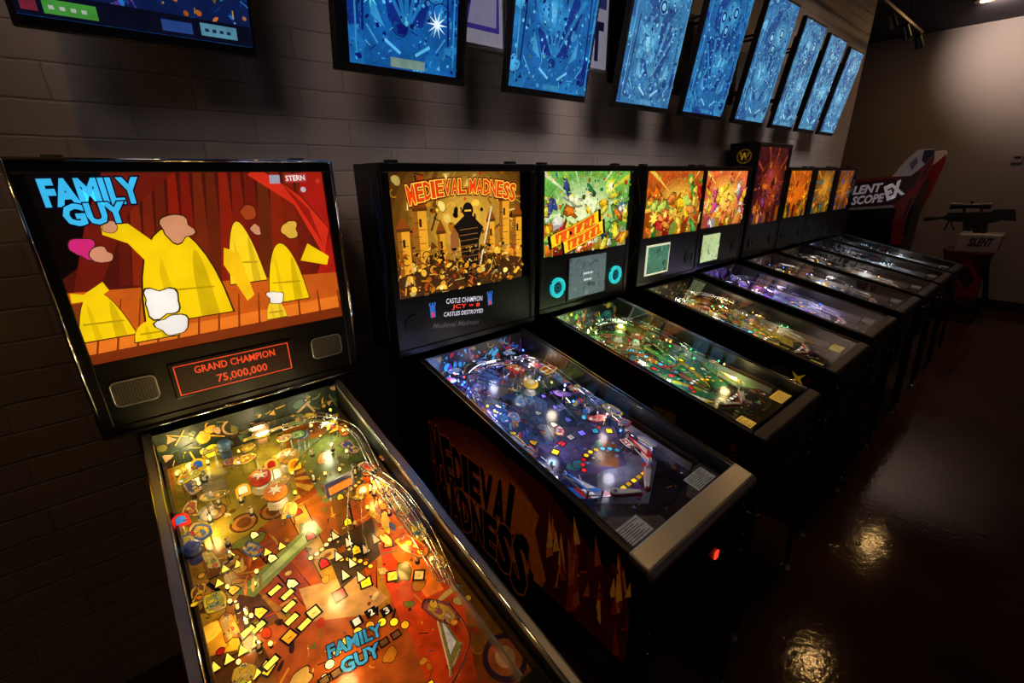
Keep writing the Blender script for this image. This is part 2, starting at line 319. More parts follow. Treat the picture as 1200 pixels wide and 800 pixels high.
def inst(me,name,loc,parent):
    o=bpy.data.objects.new(name,me); COL.objects.link(o); o.location=loc; o.parent=parent; return o
def light(loc,parent,c,w,r=.02):
    l=bpy.data.lights.new('lamp','POINT'); l.energy=w; l.color=c; l.shadow_soft_size=r; o=bpy.data.objects.new('lamp_light',l); COL.objects.link(o); o.location=loc; o.parent=parent
def plastic(a,b,r,r2,cols,R,pf,gl,h=.036,rot=None,name='plastic'):
    """printed plastic cover: clear slab with art on top, on small posts"""
    rot=R.random()*3 if rot is None else rot
    A=Art(pfP(0,0,h+.002),(1,0,0),PB,PN,(-.27,.27,0,PL)); n=8; k=[R.uniform(.7,1.2) for _ in range(n)]; pts=[]
    def T(x,y): return (max(-.262,min(.262,a+x*math.cos(rot)-y*math.sin(rot))),max(.0,min(PL-.005,b+x*math.sin(rot)+y*math.cos(rot))))
    for i in range(n*2):
        t=i/2; kk=(k[int(t)%n]+k[(int(t+.5))%n])/2; an=2*math.pi*i/(2*n); c,s=math.cos(an),math.sin(an); sq=1/max(abs(c),abs(s))**.5
        pts.append(T(r*kk*c*sq,r2*kk*s*sq))
    A.poly(pts,g(dk(cols[0],.2),gl*.4)); 
    for sc,c in ((.92,cols[0]),(.72,tuple(v*.7 for v in cols[1%len(cols)][:3])+(0,))): A.poly([(a+(x-a)*sc,b+(y-b)*sc) for x,y in pts],g(c,gl))  # glow in the art imitates bulb light coming through from beneath
    for i in range(4): x,y=T((i-1.5)*r*.42,R.uniform(-.3,.3)*r2); A.blob(x,y,r*.17,r2*.36,g(cols[(i+2)%len(cols)],gl*1.2),R,rot,K(20,10,10),n=6,sub=2,j=.3)
    for i in range(8): x,y=T(R.uniform(-.7,.7)*r,R.uniform(-.7,.7)*r2); x2,y2=T(R.uniform(-.6,.6)*r,R.uniform(-.6,.6)*r2); A.line(x,y,x+(x2-x)*.4,y+(y2-y)*.4,.0016,g(R.choice(cols+[BLK]),gl))
    mb=A.mb; mb.prism([pfP(x,y,h) for x,y in pts],PN*.002,mi=1)
    for i in range(0,16,5): x,y=pts[i]; x,y=a+(x-a)*.75,b+(y-b)*.75; mb.cyl(pfP(x,y,h+.002),pfP(x,y,h+.005),.0028,.002,8,mi=2); mb.cyl(pfP(x,y,0),pfP(x,y,h),.0022,.0022,6,mi=2)
    return mb.build(name,[ART,CLEARP,CHROME],pf)
def bumper(a,b,R,pf,cap,gl,hgt=.052,rad=.03):
    mb=MB(); mb.cyl(pfP(a,b,0),pfP(a,b,.012),rad*.9,rad*.6,18,mi=1,col=cap); mb.cyl(pfP(a,b,.012),pfP(a,b,hgt-.012),rad*.55,rad*.55,16,mi=0,col=K(240,235,220,gl*.6))
    mb.cyl(pfP(a,b,hgt-.02),pfP(a,b,hgt-.017),rad*.95,rad*.95,18,mi=2)
    mb.cyl(pfP(a,b,hgt-.012),pfP(a,b,hgt-.004),rad,rad,20,mi=0,col=g(cap,gl)); mb.cyl(pfP(a,b,hgt-.004),pfP(a,b,hgt),rad,rad*.75,20,mi=0,col=g(cap,gl*.8))
    A=Art(pfP(a,b,hgt+.0005),(1,0,0),PB,PN,(-.1,.1,-.1,.1)); A.star(0,0,rad*.3,rad*.7,6,K(255,240,200,gl)); mb.merge(A.mb)
    return mb.build('pop_bumper',[ART,WRUB,CHROME],pf)
def base_machine(x,D,W,HT,label,side_pal,seed,body=BLACK):
    m=Machine(); R=random.Random(seed); m.R=R; xc=x+W/2; m.base=Vector((xc,D,0)); m.W=W; m.HT=HT
    r=m.root=thing('pinball_machine',label,'pinball machine',m.base,'pinball machines lined up along the brick wall')
    h=CW/2; cb=MB(); prof=[(.235,.56),(-L,.56),(-L,ZF-.02),(0,ZB-.02),(.235,ZB-.02)]
    for s in (-1,1): cb.prism([(s*h,y,z) for y,z in prof],(-s*.018,0,0))
    cb.box(-h+.018,h-.018,-L,-L+.018,.56,ZF-.02); cb.box(-h+.018,h-.018,.217,.235,.56,ZB-.02); cb.box(-h+.018,h-.018,-L+.018,.217,.56,.575)
    cb.box(-h+.018,h-.018,0,.235,ZB-.035,ZB-.02)
    m.cab=cb.build('cabinet',body,r)
    m.side=[]
    for s in (-1,1):
        A=Art((s*(h+.0012),0,0),(0,-1,0),(0,0,1),(s,0,0),(-.20,L-.03,.59,1.14),m.base)
        cut=[(-.22,.575),(L-.02,.575),(L-.02,ZF-.03),(0,ZB-.03),(-.22,ZB-.03)]
        A.poly(cut,K(10,9,12)); A.O+=A.N*1e-5; A.eps=2e-5
        A.r=(-.20,L-.04,.59,ZF-.04)
        m.side.append(A)
        if seed!=2:
            for i in range(16):
                a=R.uniform(-.1,L-.1); b=R.uniform(.62,.9); A.blob(a,b,R.uniform(.03,.12),R.uniform(.03,.09),R.choice(side_pal),R,R.random()*3,K(8,6,8))
            for i in range(30):
                a=R.uniform(-.1,L-.05); b=R.uniform(.62,.9); c=R.choice(side_pal); A.line(a,b,a+R.uniform(-.15,.15),b+R.uniform(-.1,.1),.006,c)
            if seed==4: A.star(L-.15,.88,.012,.045,4,K(235,180,30,.15),.78)
            if seed==3: A.blob(.35,1.0,.12,.06,K(130,125,125),R); A.star(.75,.8,.04,.09,9,K(200,70,20))
            A.mb.build('side_decal',ART,r)
    A=Art((0,-L-.0012,0),(1,0,0),(0,0,1),(0,-1,0),(-h+.02,h-.02,.58,ZF-.04),m.base); comic(A,R,[tuple(c[j]*.2 for j in range(3))+(0,) for c in side_pal],14,0); A.mb.build('front_decal',ART,r)
    for s in (-1,1):
        q=MB(); xs=s*(h-.007); y1=-L+.05
        q.prism([(xs-.011,0,ZB-.022),(xs+.011,0,ZB-.022),(xs+.011,0,ZB-.001),(xs-.011,0,ZB-.001)],(0,y1,y1*sl),mi=0)
        q.tube([(xs-s*.011,0,ZB+.000),(xs-s*.011,y1,ZB+.000+y1*sl)],.0022,6,mi=1); q.tube([(xs+s*.010,0,ZB-.001),(xs+s*.010,y1,ZB-.001+y1*sl)],.0022,6,mi=1)
        q.build('side_rail',[STEEL if seed==1 else BLKP,CHROME if seed<4 else DSTEEL],r)
    bd=.062 if seed<3 else .045
    q=MB(); w=h+(.008 if seed<3 else .004); yb=-L+bd; zt=ZF+.004
    pr=[(yb,zt+bd*sl+.0),(-L-.004,zt-.002),(-L-.016,zt-.014),(-L-.016,zt-.035),(-L-.002,zt-.035),(-L+.01,zt-.022),(yb,zt-.01)]
    q.prism([(-w,y,z) for y,z in pr],(2*w,0,0)); m.bar=q.build('lockdown_bar',STEEL if seed<3 else BLKP,r,.008)
    q=MB(); q.add([(-h+.02,0,ZB-.002),(h-.02,0,ZB-.002),(h-.02,-L+bd,ZF-.002+bd*sl),(-h+.02,-L+bd,ZF-.002+bd*sl)],[(0,3,2,1)]); q.build('top_glass',GLASS,r)
    for s in (-1,1):
        for y0,y1,t in ((-L-.004,-L-.045,.80),(.235,.245,.80)):
            q=MB(); d=.034; x0=s*(h+.003); sy=-1 if y0<0 else 1
            top=Vector((x0,y0,t)); bot=Vector((s*(h+.012),y1,.05))
            q.add([top,top+Vector((-s*d,0,0)),top+Vector((0,-sy*d,0)),bot,bot+Vector((-s*.022,0,0)),bot+Vector((0,-sy*.022,0))],[(0,1,4,3),(0,3,5,2)])
            lg=q.build('leg',DSTEEL,r); so=lg.modifiers.new('s','SOLIDIFY'); so.thickness=.004
            f=MB(); c=bot+Vector((-s*.01,-sy*.01,0)); f.cyl(c,(c.x,c.y,.014),.006,.006,8); f.cyl((c.x,c.y,.014),(c.x,c.y,0),.014,.024,14); f.build('leveler',CHROME,lg)
            for zz in (.74,.67):
                f=MB(); c=top.lerp(bot,(.8-zz)/.75)+Vector((-s*.014,0,0)); f.cyl(c,(c.x,c.y+sy*.006,c.z),.008,.006,8); f.build('leg_bolt',CHROME,lg)
    q=MB(); q.box(-.13,.13,-L-.012,-L,.60,.85); q.box(-.115,.115,-L-.016,-L-.012,.615,.835); cdoor=q.build('coin_door',BLKP,r,.004)
    for s in (-1,1):
        lit=(seed==2 and s==1); q=MB(); q.box(s*.06-.010,s*.06+.010,-L-.022,-L-.016,.782,.810); q.build('coin_slot',REDSLOT if lit else DSTEEL,cdoor,.002)
    q=MB(); q.cyl((-.2,-L,.85),(-.2,-L-.012,.85),.014,.012,16); q.build('start_button',BTN,r)
    q=MB(); q.cyl((.23,-L,.86),(.23,-L-.05,.86),.005,.005,10); q.ball((.23,-L-.055,.86),.013); q.cyl((.23,-L,.86),(.23,-L-.01,.86),.018,.018,14); q.build('plunger',DSTEEL,r,smooth=True)
    for s in (-1,1):
        q=MB(); q.cyl((s*h,-L+.1,.885),(s*(h+.012),-L+.1,.885),.014,.013,14); q.build('flipper_button',BTN,r)
    q=MB(); H2=W/2
    q.box(-H2,H2,.0,.02,HT-.03,HT); q.box(-H2,H2,0,.02,HB,HB+.025); q.box(-H2,-H2+.028,0,.02,HB+.025,HT-.03); q.box(H2-.028,H2,0,.02,HB+.025,HT-.03)
    q.box(-H2,H2,.02,.235,HB,HT); m.bb=q.build('backbox',body,r,.003)
    for s in (-1,1):
        A=Art((s*(H2+.001),0,0),(0,1,0) if s<0 else (0,-1,0),(0,0,1),(s,0,0),(.02,.22,HB+.05,HT-.05) if s<0 else (-.22,-.02,HB+.05,HT-.05),m.base)
        a0,a1,b0,b1=A.r
        for k in range(7):
            a=R.uniform(a0,a1); b=b0; c=R.choice(side_pal)
            while b<b1-.03:
                na=a+R.uniform(-.03,.03); nb=b+R.uniform(.03,.08); A.line(a,b,na,nb,.005,c); 
                if R.random()<.5: A.line(na,nb,na+R.uniform(-.05,.05),nb+R.uniform(.01,.06),.003,c)
                a,b=na,nb
        A.mb.build('backbox_decal',ART,r)
    for s in (-1,1): q=MB(); q.box(s*(H2-.08)-.02,s*(H2-.08)+.02,.06,.10,HT,HT+.012); q.build('latch',BLKP,r,.003)
    return m
def panel(m,zt):
    H2=m.W/2-.028; q=MB(); q.box(-H2,H2,.004,.019,HB+.025,zt); return q.build('speaker_panel',BLACK,m.root,.002)
def translite(m,zt,ins=0):
    H2=m.W/2-.028-ins; return Art((0,.012,0),(1,0,0),(0,0,1),(0,-1,0),(-H2,H2,zt,m.HT-.03),m.base)
def tglass(m,zt):
    H2=m.W/2-.028; q=MB(); q.add([(-H2,.003,zt),(H2,.003,zt),(H2,.003,m.HT-.03),(-H2,.003,m.HT-.03)],[(0,1,2,3)]); q.build('backglass',GLASS,m.root)
TEALD=em('dim_teal',K(25,100,110),.6); GRG=mat('grille_grey',K(100,94,90),.5)
def speaker(m,pan,x,z,r,ringm=None):
    q=MB(); q.cyl((x,.004,z),(x,-.001,z),r,r,22,mi=0)
    if ringm:
        for k,(rr,w) in enumerate(((.86,.011),(.55,.006),(.25,.006))): q.tube([(x+math.cos(t)*r*rr,-.003,z+math.sin(t)*r*rr) for t in [2*math.pi*j/28 for j in range(29)]],w if k==0 else w*.6,6,mi=2 if k==0 else 3)
    else:
        for i in range(1,5): q.tube([(x+math.cos(t)*r*i/5,-.002,z+math.sin(t)*r*i/5) for t in [2*math.pi*j/20 for j in range(21)]],.0012,4,mi=1)
    q.build('speaker_grille',[BLACK,DSTEEL,ringm or DSTEEL,TEALD],pan)
def sqspeaker(pan,x,z,w=.05,h=.036):
    q=MB(); pts=[]
    for cx,cz,t0 in ((w-.015,h-.015,0),(-w+.015,h-.015,1),(-w+.015,-h+.015,2),(w-.015,-h+.015,3)):
        for k in range(5): t=(t0+k/4)*math.pi/2; pts.append((x+cx+.015*math.cos(t),-.0,z+cz+.015*math.sin(t)))
    q.prism(pts,(0,.004,0),mi=0); q.tube([(a,-.001,c) for a,b,c in pts]+[pts[0]],.002,5,mi=1)
    for i in range(13):
        for j in range(9): q.box(x-w*.82+i*w*.136-.0014,x-w*.82+i*w*.136+.0014,-.0015,0,z-h*.8+j*h*.2-.0014,z-h*.8+j*h*.2+.0014,mi=2)
    q.build('speaker_grille',[GRG,STEEL,BLACK],pan)
def playfield(m,base,seed):
    R=random.Random(seed*7); m.R2=R
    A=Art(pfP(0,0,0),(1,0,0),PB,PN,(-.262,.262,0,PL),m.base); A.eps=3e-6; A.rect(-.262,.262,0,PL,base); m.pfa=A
    return A
def zones(A,pal,gl,R):
    """large ordered playfield art areas: side lanes, centre field, arcs round the bumpers"""
    k=PL
    for s in (-1,1):
        A.poly([(s*.262,.1),(s*.262,k),(s*.20,k),(s*.165,.72*k),(s*.20,.45*k),(s*.13,.22*k)],g(pal[0],gl)); A.poly([(s*.262,.3*k),(s*.262,.8*k),(s*.235,.78*k),(s*.225,.5*k)],g(pal[1],gl*1.2))
        A.poly([(s*.02,.2*k),(s*.13,.24*k),(s*.19,.47*k),(s*.12,.62*k),(s*.03,.55*k)],g(pal[2],gl)); 
        A.ring(s*.1,.4*k,.08,.006,g(pal[3],gl),16,.3,3.4); A.ring(s*.13,.62*k,.06,.005,g(pal[1],gl),14)
    for i in range(7):
        t=-1.05+i*.35; a=.0+.5*k*math.sin(t)*.55; P=[(-.012+.04*math.sin(t),.26*k),(.012+.04*math.sin(t),.26*k),(a+.022,.28*k+.42*k*math.cos(t)),(a-.022,.28*k+.42*k*math.cos(t))]
        mx,my=sum(p[0] for p in P)/4,sum(p[1] for p in P)/4; A.poly([(mx+(x-mx)*1.12,my+(y-my)*1.02) for x,y in P],BLK); A.poly(P,g(dk(pal[i%4],.7),gl))
    A.ell(0,.8*k,.13,.12,g(dk(pal[2],.7),gl),n=28)
    for q in range(3): A.ring(0,.8*k,.13-q*.035,.006,g(pal[q],gl),26)
    for i in range(12): t=i/12*6.28; A.poly([(0,.8*k),(.1*math.cos(t),.8*k+.1*math.sin(t)),(.1*math.cos(t+.25),.8*k+.1*math.sin(t+.25))],g(pal[3],gl))
def fan_inserts(A,R,pal,gl,extra=0):
    """rows of lit inserts on the shot lines plus arcs of round ones"""
    k=PL; n=0
    for i in range(7):
        t=-.62+i*.207; c=pal[i%len(pal)]
        for j in range(4):
            d=(.30+.085*j)*k; a=d*math.sin(t)*.85; b=.14+d*math.cos(t); on=gl*(1.3 if R.random()<.65 else .2)
            if abs(a)>.22: continue
            co,si=math.cos(-t),math.sin(-t); r=.011-.001*j
            P=((-r,-r),(r,-r),(r*.9,r*.6),(0,r*1.7),(-r*.9,r*.6)) if j else ((-r,-r),(r,-r),(r,r),(-r,r))
            for sc,cc in ((1.35,K(14,10,8)),(1,g(c,on))): A.poly([(a+sc*(x*co-y*si),b+sc*(x*si+y*co)) for x,y in P],cc)
            A.line(a-.004,b-.002,a+.004,b-.002,.0015,K(30,20,12))
    for i in range(9):
        t=math.pi*(.18+.08*i); a=.105*math.cos(t); b=.24*k+.105*math.sin(t); A.ell(a,b,.0105,.0105,K(14,10,8)); A.ell(a,b,.0085,.0085,g(pal[(i//3)%len(pal)],gl*(1.2 if i%3 else .3)))
    for i in range(6): a=-.07+i*.028; b=.17*k; A.rect(a-.011,a+.011,b-.009,b+.009,K(14,10,8)); A.rect(a-.009,a+.009,b-.007,b+.007,g(pal[1],gl*(1 if i%2 else .3)))
    for s in (-1,1):
        for j in range(5): b=(.26+j*.09)*k; A.ell(s*.238,b,.0085,.0085,K(14,10,8)); A.ell(s*.238,b,.007,.007,g(pal[(j+1)%len(pal)],gl*(1.2 if j%2 else .25)))
    rows=extra//6
    for i in range(rows):      # short straight or curved rows of equal small lights
        a=R.uniform(-.18,.16); b=R.uniform(.38,.9)*k; t=R.uniform(0,3.1); c=R.choice(pal); cv=R.uniform(-.25,.25)
        for j in range(6):
            a+=.016*math.cos(t); b+=.016*math.sin(t); t+=cv; on=gl*(1.3 if (i+j)%3 else .4)
            A.ell(a,b,.0075,.0075,K(14,10,8),n=10); A.ell(a,b,.0055,.0055,g(c,on),n=10)
def finish_pf(m,pal=None,gl=.3,backcol=K(20,20,20),flip=K(225,220,210),apr=K(25,22,24),backgl=.3,card=K(180,170,150,.08)):
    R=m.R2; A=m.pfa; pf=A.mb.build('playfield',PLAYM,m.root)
    m.pf=pf
    q=MB(); q.col=backcol; q.box(-.265,.265,-.012,-.004,ZB-.14,ZB-.01); B=Art((0,-.013,0),(1,0,0),(0,0,1),(0,-1,0),(-.262,.262,ZB-.125,ZB-.015),m.base); B.rect(*B.r,backcol); detail(B,R,pal+[BLK,BLK],120,gl*backgl,.018)
    q.merge(B.mb); q.build('back_panel',ART,pf)
    for s in (-1,1):
        q=MB(); q.prism([pfP(s*.262,0,0),pfP(s*.262,PL,0),pfP(s*.262,PL,.03),pfP(s*.262,0,.03)],(-s*.006,0,0)); q.build('inner_rail',WOOD,pf)
    q=MB(); q.prism([pfP(.218,.09,0),pfP(.218,.66,0),pfP(.218,.66,.028),pfP(.218,.09,.028)],(.006,0,0)); q.build('lane_divider',STEEL,pf)
    q=MB(); ap=[(-.258,0),(.258,0),(.258,.085),(.21,.085),(.06,.03),(-.06,.03),(-.21,.125),(-.258,.125)]
    q.prism([pfP(x,y,.012) for x,y in ap],PN*.018,mi=1)
    AA=Art(pfP(0,0,.0305),(1,0,0),PB,PN,(-.258,.258,0,.12)); m.apr=AA
    AA.poly([(-.25,.004),(-.07,.004),(-.07,.028),(-.2,.108),(-.25,.108)],g(apr,.0)); AA.poly([(.07,.004),(.25,.004),(.25,.078),(.2,.078),(.07,.026)],g(apr,.0))
    AA.rect(-.242,-.128,.01,.072,card); AA.rect(.122,.232,.01,.066,card)
    for i in range(7):
        AA.rect(-.236,-.136-.012*(i%3),.016+i*.0075,.0185+i*.0075,K(70,60,60,.03)); AA.rect(.129,.222-.014*(i%2),.015+i*.007,.0172+i*.007,K(70,60,60,.03))
    q.merge(AA.mb); q.build('apron',[ART,BLKP],pf)
    for s in (-1,1):
        q=MB(); p=Vector((s*.088-.01,.17)); t=Vector((s*.022-.01,.125)); d=(t-p).normalized(); n=Vector((-d.y,d.x)); pts=[]
        for k in range(7):
            an=math.pi/2+math.pi*k/6; pts.append(p+(d*math.cos(an)+n*math.sin(an))*.012)
        for k in range(5):
            an=-math.pi/2+math.pi*k/4; pts.append(t+(d*math.cos(an)+n*math.sin(an))*.006)
        q.prism([pfP(x,y,.006) for x,y in pts],PN*.018,mi=0,col=flip); q.cyl(pfP(p.x,p.y,.0),pfP(p.x,p.y,.027),.007,.007,12,mi=1); q.prism([pfP(p.x+(x-p.x)*1.06,p.y+(y-p.y)*1.1,.010) for x,y in pts],PN*.009,mi=2)
        q.build('flipper',[PRINT,CHROME,FRUB],pf)
        tri=[(s*.125-.01,.19),(s*.165-.01,.215),(s*.165-.01,.315)]
        q=MB(); q.prism([pfP(x,y,.028) for x,y in tri],PN*.003,mi=0,col=g((BLU if s<0 else RED) if m.sd==2 else pal[1],gl*1.5)); mx,my=s*.152-.01,.24
        q.prism([pfP(mx+(x-mx)*.6,my+(y-my)*.6,.0312) for x,y in tri],PN*.0006,mi=0,col=K(235,230,220,gl))
        for x,y in tri: q.cyl(pfP(x,y,0),pfP(x,y,.034),.004,.004,8,mi=1)
        q.tube([pfP(x,y,.012) for x,y in tri+[tri[0]]],.003,6,mi=1)
        q.build('slingshot',[ART,WRUB],pf)
        q=MB(); q.tube([pfP(*z) for z in smooth([(s*.20-.01,.32,.014),(s*.195-.01,.22,.014),(s*.10-.005,.165,.014)])],.0018,6); q.build('lane_guide',CHROME,pf)
    return pf
def dress(m,pal,gl,n_pl,bulbs,n_b,n_post,lights,caps,mode=0,plast=(CLEARP,),ntg=6,boost=1.,loops=True,ps=1.):
    R=m.R2; pf=m.pf; k=PL/1.0
    for i,(a,b) in enumerate([(-.02,.80),(.07,.84),(.035,.73)]):
        bumper(a+R.uniform(-.02,.02)+(.03 if mode%2 else -.05),b*k,R,pf,caps[i%len(caps)],gl)
    s=1 if mode%2 else -1
    ramp([(-s*.08,.55,.004),(-s*.11,.66,.025),(-s*.19,.80,.05),(-s*.225,.70,.05),(-s*.23,.52,.045)],.036,.012,plast[-1],pf)
    wire([(-s*.19,.80,.06),(-s*.235,.66,.056),(-s*.235,.50,.05),(-s*.21,.34,.03)],pf)
    if loops:
        ramp([(s*.10,.50,.004),(s*.12,.62,.02),(s*.13,.76,.05),(s*.10,.88,.062),(s*.0,.93,.064),(-s*.12,.90,.064),(-s*.19,.80,.06)],.038,.012,plast[0],pf)
        wire([(s*.10,.92,.066),(s*.2,.84,.06),(s*.20,.62,.055),(s*.195,.36,.03)],pf)
    ne=max(2,int(n_pl*.3))
    for sd in (-1,1):
        for i in range(ne):
            b=(.36+.6*i/ne)*k+R.uniform(-.01,.01); plastic(sd*R.uniform(.205,.232),b,R.uniform(.024,.038)*ps,R.uniform(.014,.022)*ps,[pal[(i+j*2+(sd>0))%len(pal)] for j in range(4)],R,pf,gl*R.uniform(.7,1.5),h=.03+.008*(i%2),rot=math.pi/2+R.uniform(-.2,.2))
    nb2=max(2,n_pl-2*ne-3)
    for i in range(nb2): plastic(-.2+.4*i/max(1,nb2-1),(.93+.04*math.sin(i*2))*k,.024*ps,.018*ps,[pal[(i*3+j)%len(pal)] for j in range(4)],R,pf,gl*R.uniform(.7,1.5),h=.04+.01*(i%2),rot=R.uniform(-.3,.3))
    for a,b in ((-.13,.60),(.14,.62),(-.02,.66)): plastic(a,b*k,.03*ps,.018*ps,[R.choice(pal) for _ in range(4)],R,pf,gl,h=.034,rot=R.uniform(.6,2.2))
    for i in range(ntg):
        b=(.50+.03*(i%4))*k; a=(-.17 if i%2 else .15)+.004*i; q=MB(); t=1.2 if i%2 else -1.2; ax=Vector((math.cos(t),math.sin(t)*PB.y,math.sin(t)*PB.z))*.010
        q.obox(pfP(a,b,.016),ax,PN*.011,ax.cross(PN).normalized()*.002,col=g(pal[i%len(pal)],gl*.6)); q.build('target',ART,pf,.001)
    for i in range(n_post):
        if i%3==0: a=R.uniform(-.2,.2); b=R.uniform(.7,.98)
        else: a=R.choice((-1,1))*R.uniform(.17,.24); b=R.uniform(.33,.98)
        inst(post_proto(),'post',pfP(a,b*k,0),pf)
    for i in range(n_b):
        if i%3==0: a=R.uniform(-.2,.2); b=R.uniform(.7,.99)
        else: a=(-1 if i%2 else 1)*R.uniform(.13,.245); b=R.uniform(.3,.98)
        inst(bulb_proto(bulbs[i%len(bulbs)]),'bulb',pfP(a,b*k,.0 if i%2 else .03),pf)
    for a,b,h,c,w in lights: light(pfP(a,b*k,h),m.root,c,w*boost)
# ---- colours
YEL=K(250,205,30);ORG=K(235,120,20);RED=K(200,30,25);DRD=K(110,18,16);WHT=K(240,235,225);BLU=K(40,110,210);CYA=K(70,190,235);GRN=K(60,170,70);PUR=K(120,50,160);BLK=K(15,12,14);TAN=K(200,150,110);PNK=K(235,90,150);DKB=K(20,35,80);TEA=K(30,140,140);BRN=K(100,60,30)
GOLD=K(215,160,40);OLV=K(120,110,40);AMB=K(225,135,25);LIM=K(200,195,50)
# ================================================================ machine 1
set_len(1.25)
m1=base_machine(-.1703,1.5507,.7239,1.92,'nearest pinball machine, cyan title and red curtains on its backglass, amber playfield',[ORG,DRD,YEL],1); m1.sd=1
Z=1.412; A=translite(m1,Z); a0,a1,b0,b1=A.r; R=random.Random(3)
A.rect(a0,a1,b0,b1,K(20,10,8,.5))
def px1(l,c): A.ppoly(l,c)
px1([(120,200),(385,190),(405,370),(90,432),(70,330),(110,300)],K(80,20,12,.9))
for i in range(18):   # curtain folds
    u=135+i*15; px1([(u,190),(u+9,190),(u+20+i,335),(u+6,335)],K(96+(i*37)%50,24+(i*13)%16,13,.9))
px1([(355,190),(400,190),(400,330),(372,320),(388,270),(350,225)],K(165,28,18,1)); px1([(120,198),(210,195),(150,250),(120,330),(85,350),(100,260)],K(112,26,14,.9))
px1([(300,195),(352,230),(385,268),(380,300),(345,240),(290,205)],K(205,46,24,1)); px1([(330,215),(362,245),(378,285),(350,242)],K(150,26,16,1))
px1([(60,345),(250,330),(405,318),(410,372),(90,435)],K(190,88,22,1)); px1([(88,405),(402,345),(405,372),(92,432)],K(222,118,32,1)); px1([(60,360),(130,350),(100,400),(85,405)],K(120,50,15,1))
for i in range(14): u=95+i*23; px1([(u,352-i),(u+1.5,352-i),(u-4+i*.9,428-i*4.6),(u-7+i*.9,428-i*4.6)],K(130,55,14,.9))
px1([(95,418),(404,358),(404,372),(92,432)],K(120,45,12,1))
OUT=K(60,34,6,.8)
def mound(c,w,h,col,top=.45):   # plain rounded yellow shapes, no figures
    a,b=A.px(*c); pts=[(a-w,b)]
    for k in range(15):
        t=k/14; pts.append((a-w*math.cos(t*math.pi)*(1-(1-top)*math.sin(t*math.pi)**.7),b+h*math.sin(t*math.pi)**.8))
    pts.append((a+w,b)); A.poly([(a+(x-a)*1.05,b-.003+(y-b)*1.03) for x,y in pts],OUT); A.poly(pts,col)
    for j,(x0_,sc) in enumerate(((.45,.22),(-.35,.12))): A.poly([(a+(x-a)*sc+w*x0_,b+(y-b)*.75) for x,y in pts],g(tuple(v*(.70+.1*j) for v in col[:3]),1))
    A.line(a-w*.7,b+h*.35,a+w*.7,b+h*.32,.005,g(tuple(v*.5 for v in col[:3]),1))
YY=K(236,200,12,1.0)
mound((225,372),.105,.255,YY,.78); mound((128,396),.058,.13,YY,.62); mound((292,330),.05,.18,K(240,205,30,1),.6); mound((340,352),.06,.185,YY,.7); mound((185,396),.05,.055,YY,.9); mound((325,372),.03,.06,K(235,200,40,1),.8)
px1([(190,290),(150,262),(118,262),(120,275),(150,285),(185,320)],YY); px1([(98,345),(82,344),(84,355),(110,352),(128,340),(120,330)],YY); px1([(360,285),(385,300),(383,310),(352,305)],YY)
px1([(262,290),(280,296),(298,345),(290,352),(262,310)],K(235,190,20,1))
Rb=random.Random(8)
for u,v,r_,c in ((188,354,.040,K(235,230,225,1)),(203,382,.034,K(228,224,220,1)),(323,348,.022,K(230,225,215,1)),(98,292,.024,K(205,40,115,1)),(208,268,.034,K(205,142,104,1)),(120,300,.020,K(205,142,108,1)),(290,250,.022,K(160,64,24,1)),(338,268,.026,K(215,170,60,1)),(128,266,.016,K(205,142,104,1)),(300,268,.014,K(205,142,104,1))):
    a,b=A.px(u,v); A.blob(a,b,r_,r_*1.1,c,Rb,Rb.random()*3,OUT)
A.ptext('FAMILY',(55,241),(166,236),(53,212),K(60,180,225,1.1),off=.05,out=K(5,10,30,1),oo=.05); A.ptext('GUY',(80,264),(149,259),(78,241),K(60,180,225,1.1),off=.05,out=K(5,10,30,1),oo=.05)
A.ppoly([(333,204),(358,203),(359,213),(334,214)],K(170,60,60,1)); A.ptext('STERN',(335,212),(357,211),(335,206),WHT[:3]+(1,),off=.02); A.ppoly([(315,205),(327,205),(328,215),(316,215)],K(160,160,175,1)); A.pell(355,222,.008,.008,K(180,180,190,1)); A.pell(372,212,.007,.007,K(180,60,40,1))
A.mb.build('translite',PRINT,m1.root); tglass(m1,Z)
pan=panel(m1,Z)
for x in (-.268,.262): sqspeaker(pan,x,1.318)
q=MB(); q.box(-.185,.15,-.002,.006,1.262,1.374); q.build('display_bezel',BLACK,pan,.003)
D=Art((0,-.003,0),(1,0,0),(0,0,1),(0,-1,0),(-.175,.14,1.27,1.366),m1.base); D.rect(-.175,.14,1.27,1.366,K(26,6,4,.8)); OR=K(215,70,34,1.0)
for i in range(50): D.rect(-.175+i*.0063,-.1735+i*.0063,1.272,1.364,K(42,10,6,.8))
for s_ in ((-.173,.138,1.272,1.2745),(-.173,.138,1.3615,1.364),(-.173,-.1705,1.272,1.364),(.1355,.138,1.272,1.364)): D.rect(*s_,OR)
D.text('GRAND CHAMPION',-.125,1.33,.22,.022,OR,off=.02); D.text('75,000,000',-.075,1.283,.14,.028,OR,off=.02)
D.O+=D.N*.0006
for i in range(24): D.rect(-.17,.135,1.274+i*.0037,1.2745+i*.0037,K(20,5,3,.5))
D.mb.build('score_display',PRINT,pan)
q=MB(); h=.7239/2
for s in (-1,1): q.tube([(s*h,-.004,HB),(s*h,-.004,1.92)],.005,6)
q.tube([(-h,-.004,1.92),(h,-.004,1.92)],.005,6); q.tube([(-h,-.004,HB),(h,-.004,HB)],.006,6); q.build('edge_trim',CHROME,m1.root,smooth=True)
A=playfield(m1,K(160,84,20,.08),1); R=m1.R2
zones(A,[K(156,98,26),K(205,150,44),K(180,80,22),K(215,165,60)],.08,R)
A.ppoly([(440,590),(480,600),(540,690),(560,800),(500,800),(450,680)],K(206,66,16,.2)); A.ppoly([(455,600),(472,606),(520,690),(500,700),(460,650)],K(240,120,26,.35))
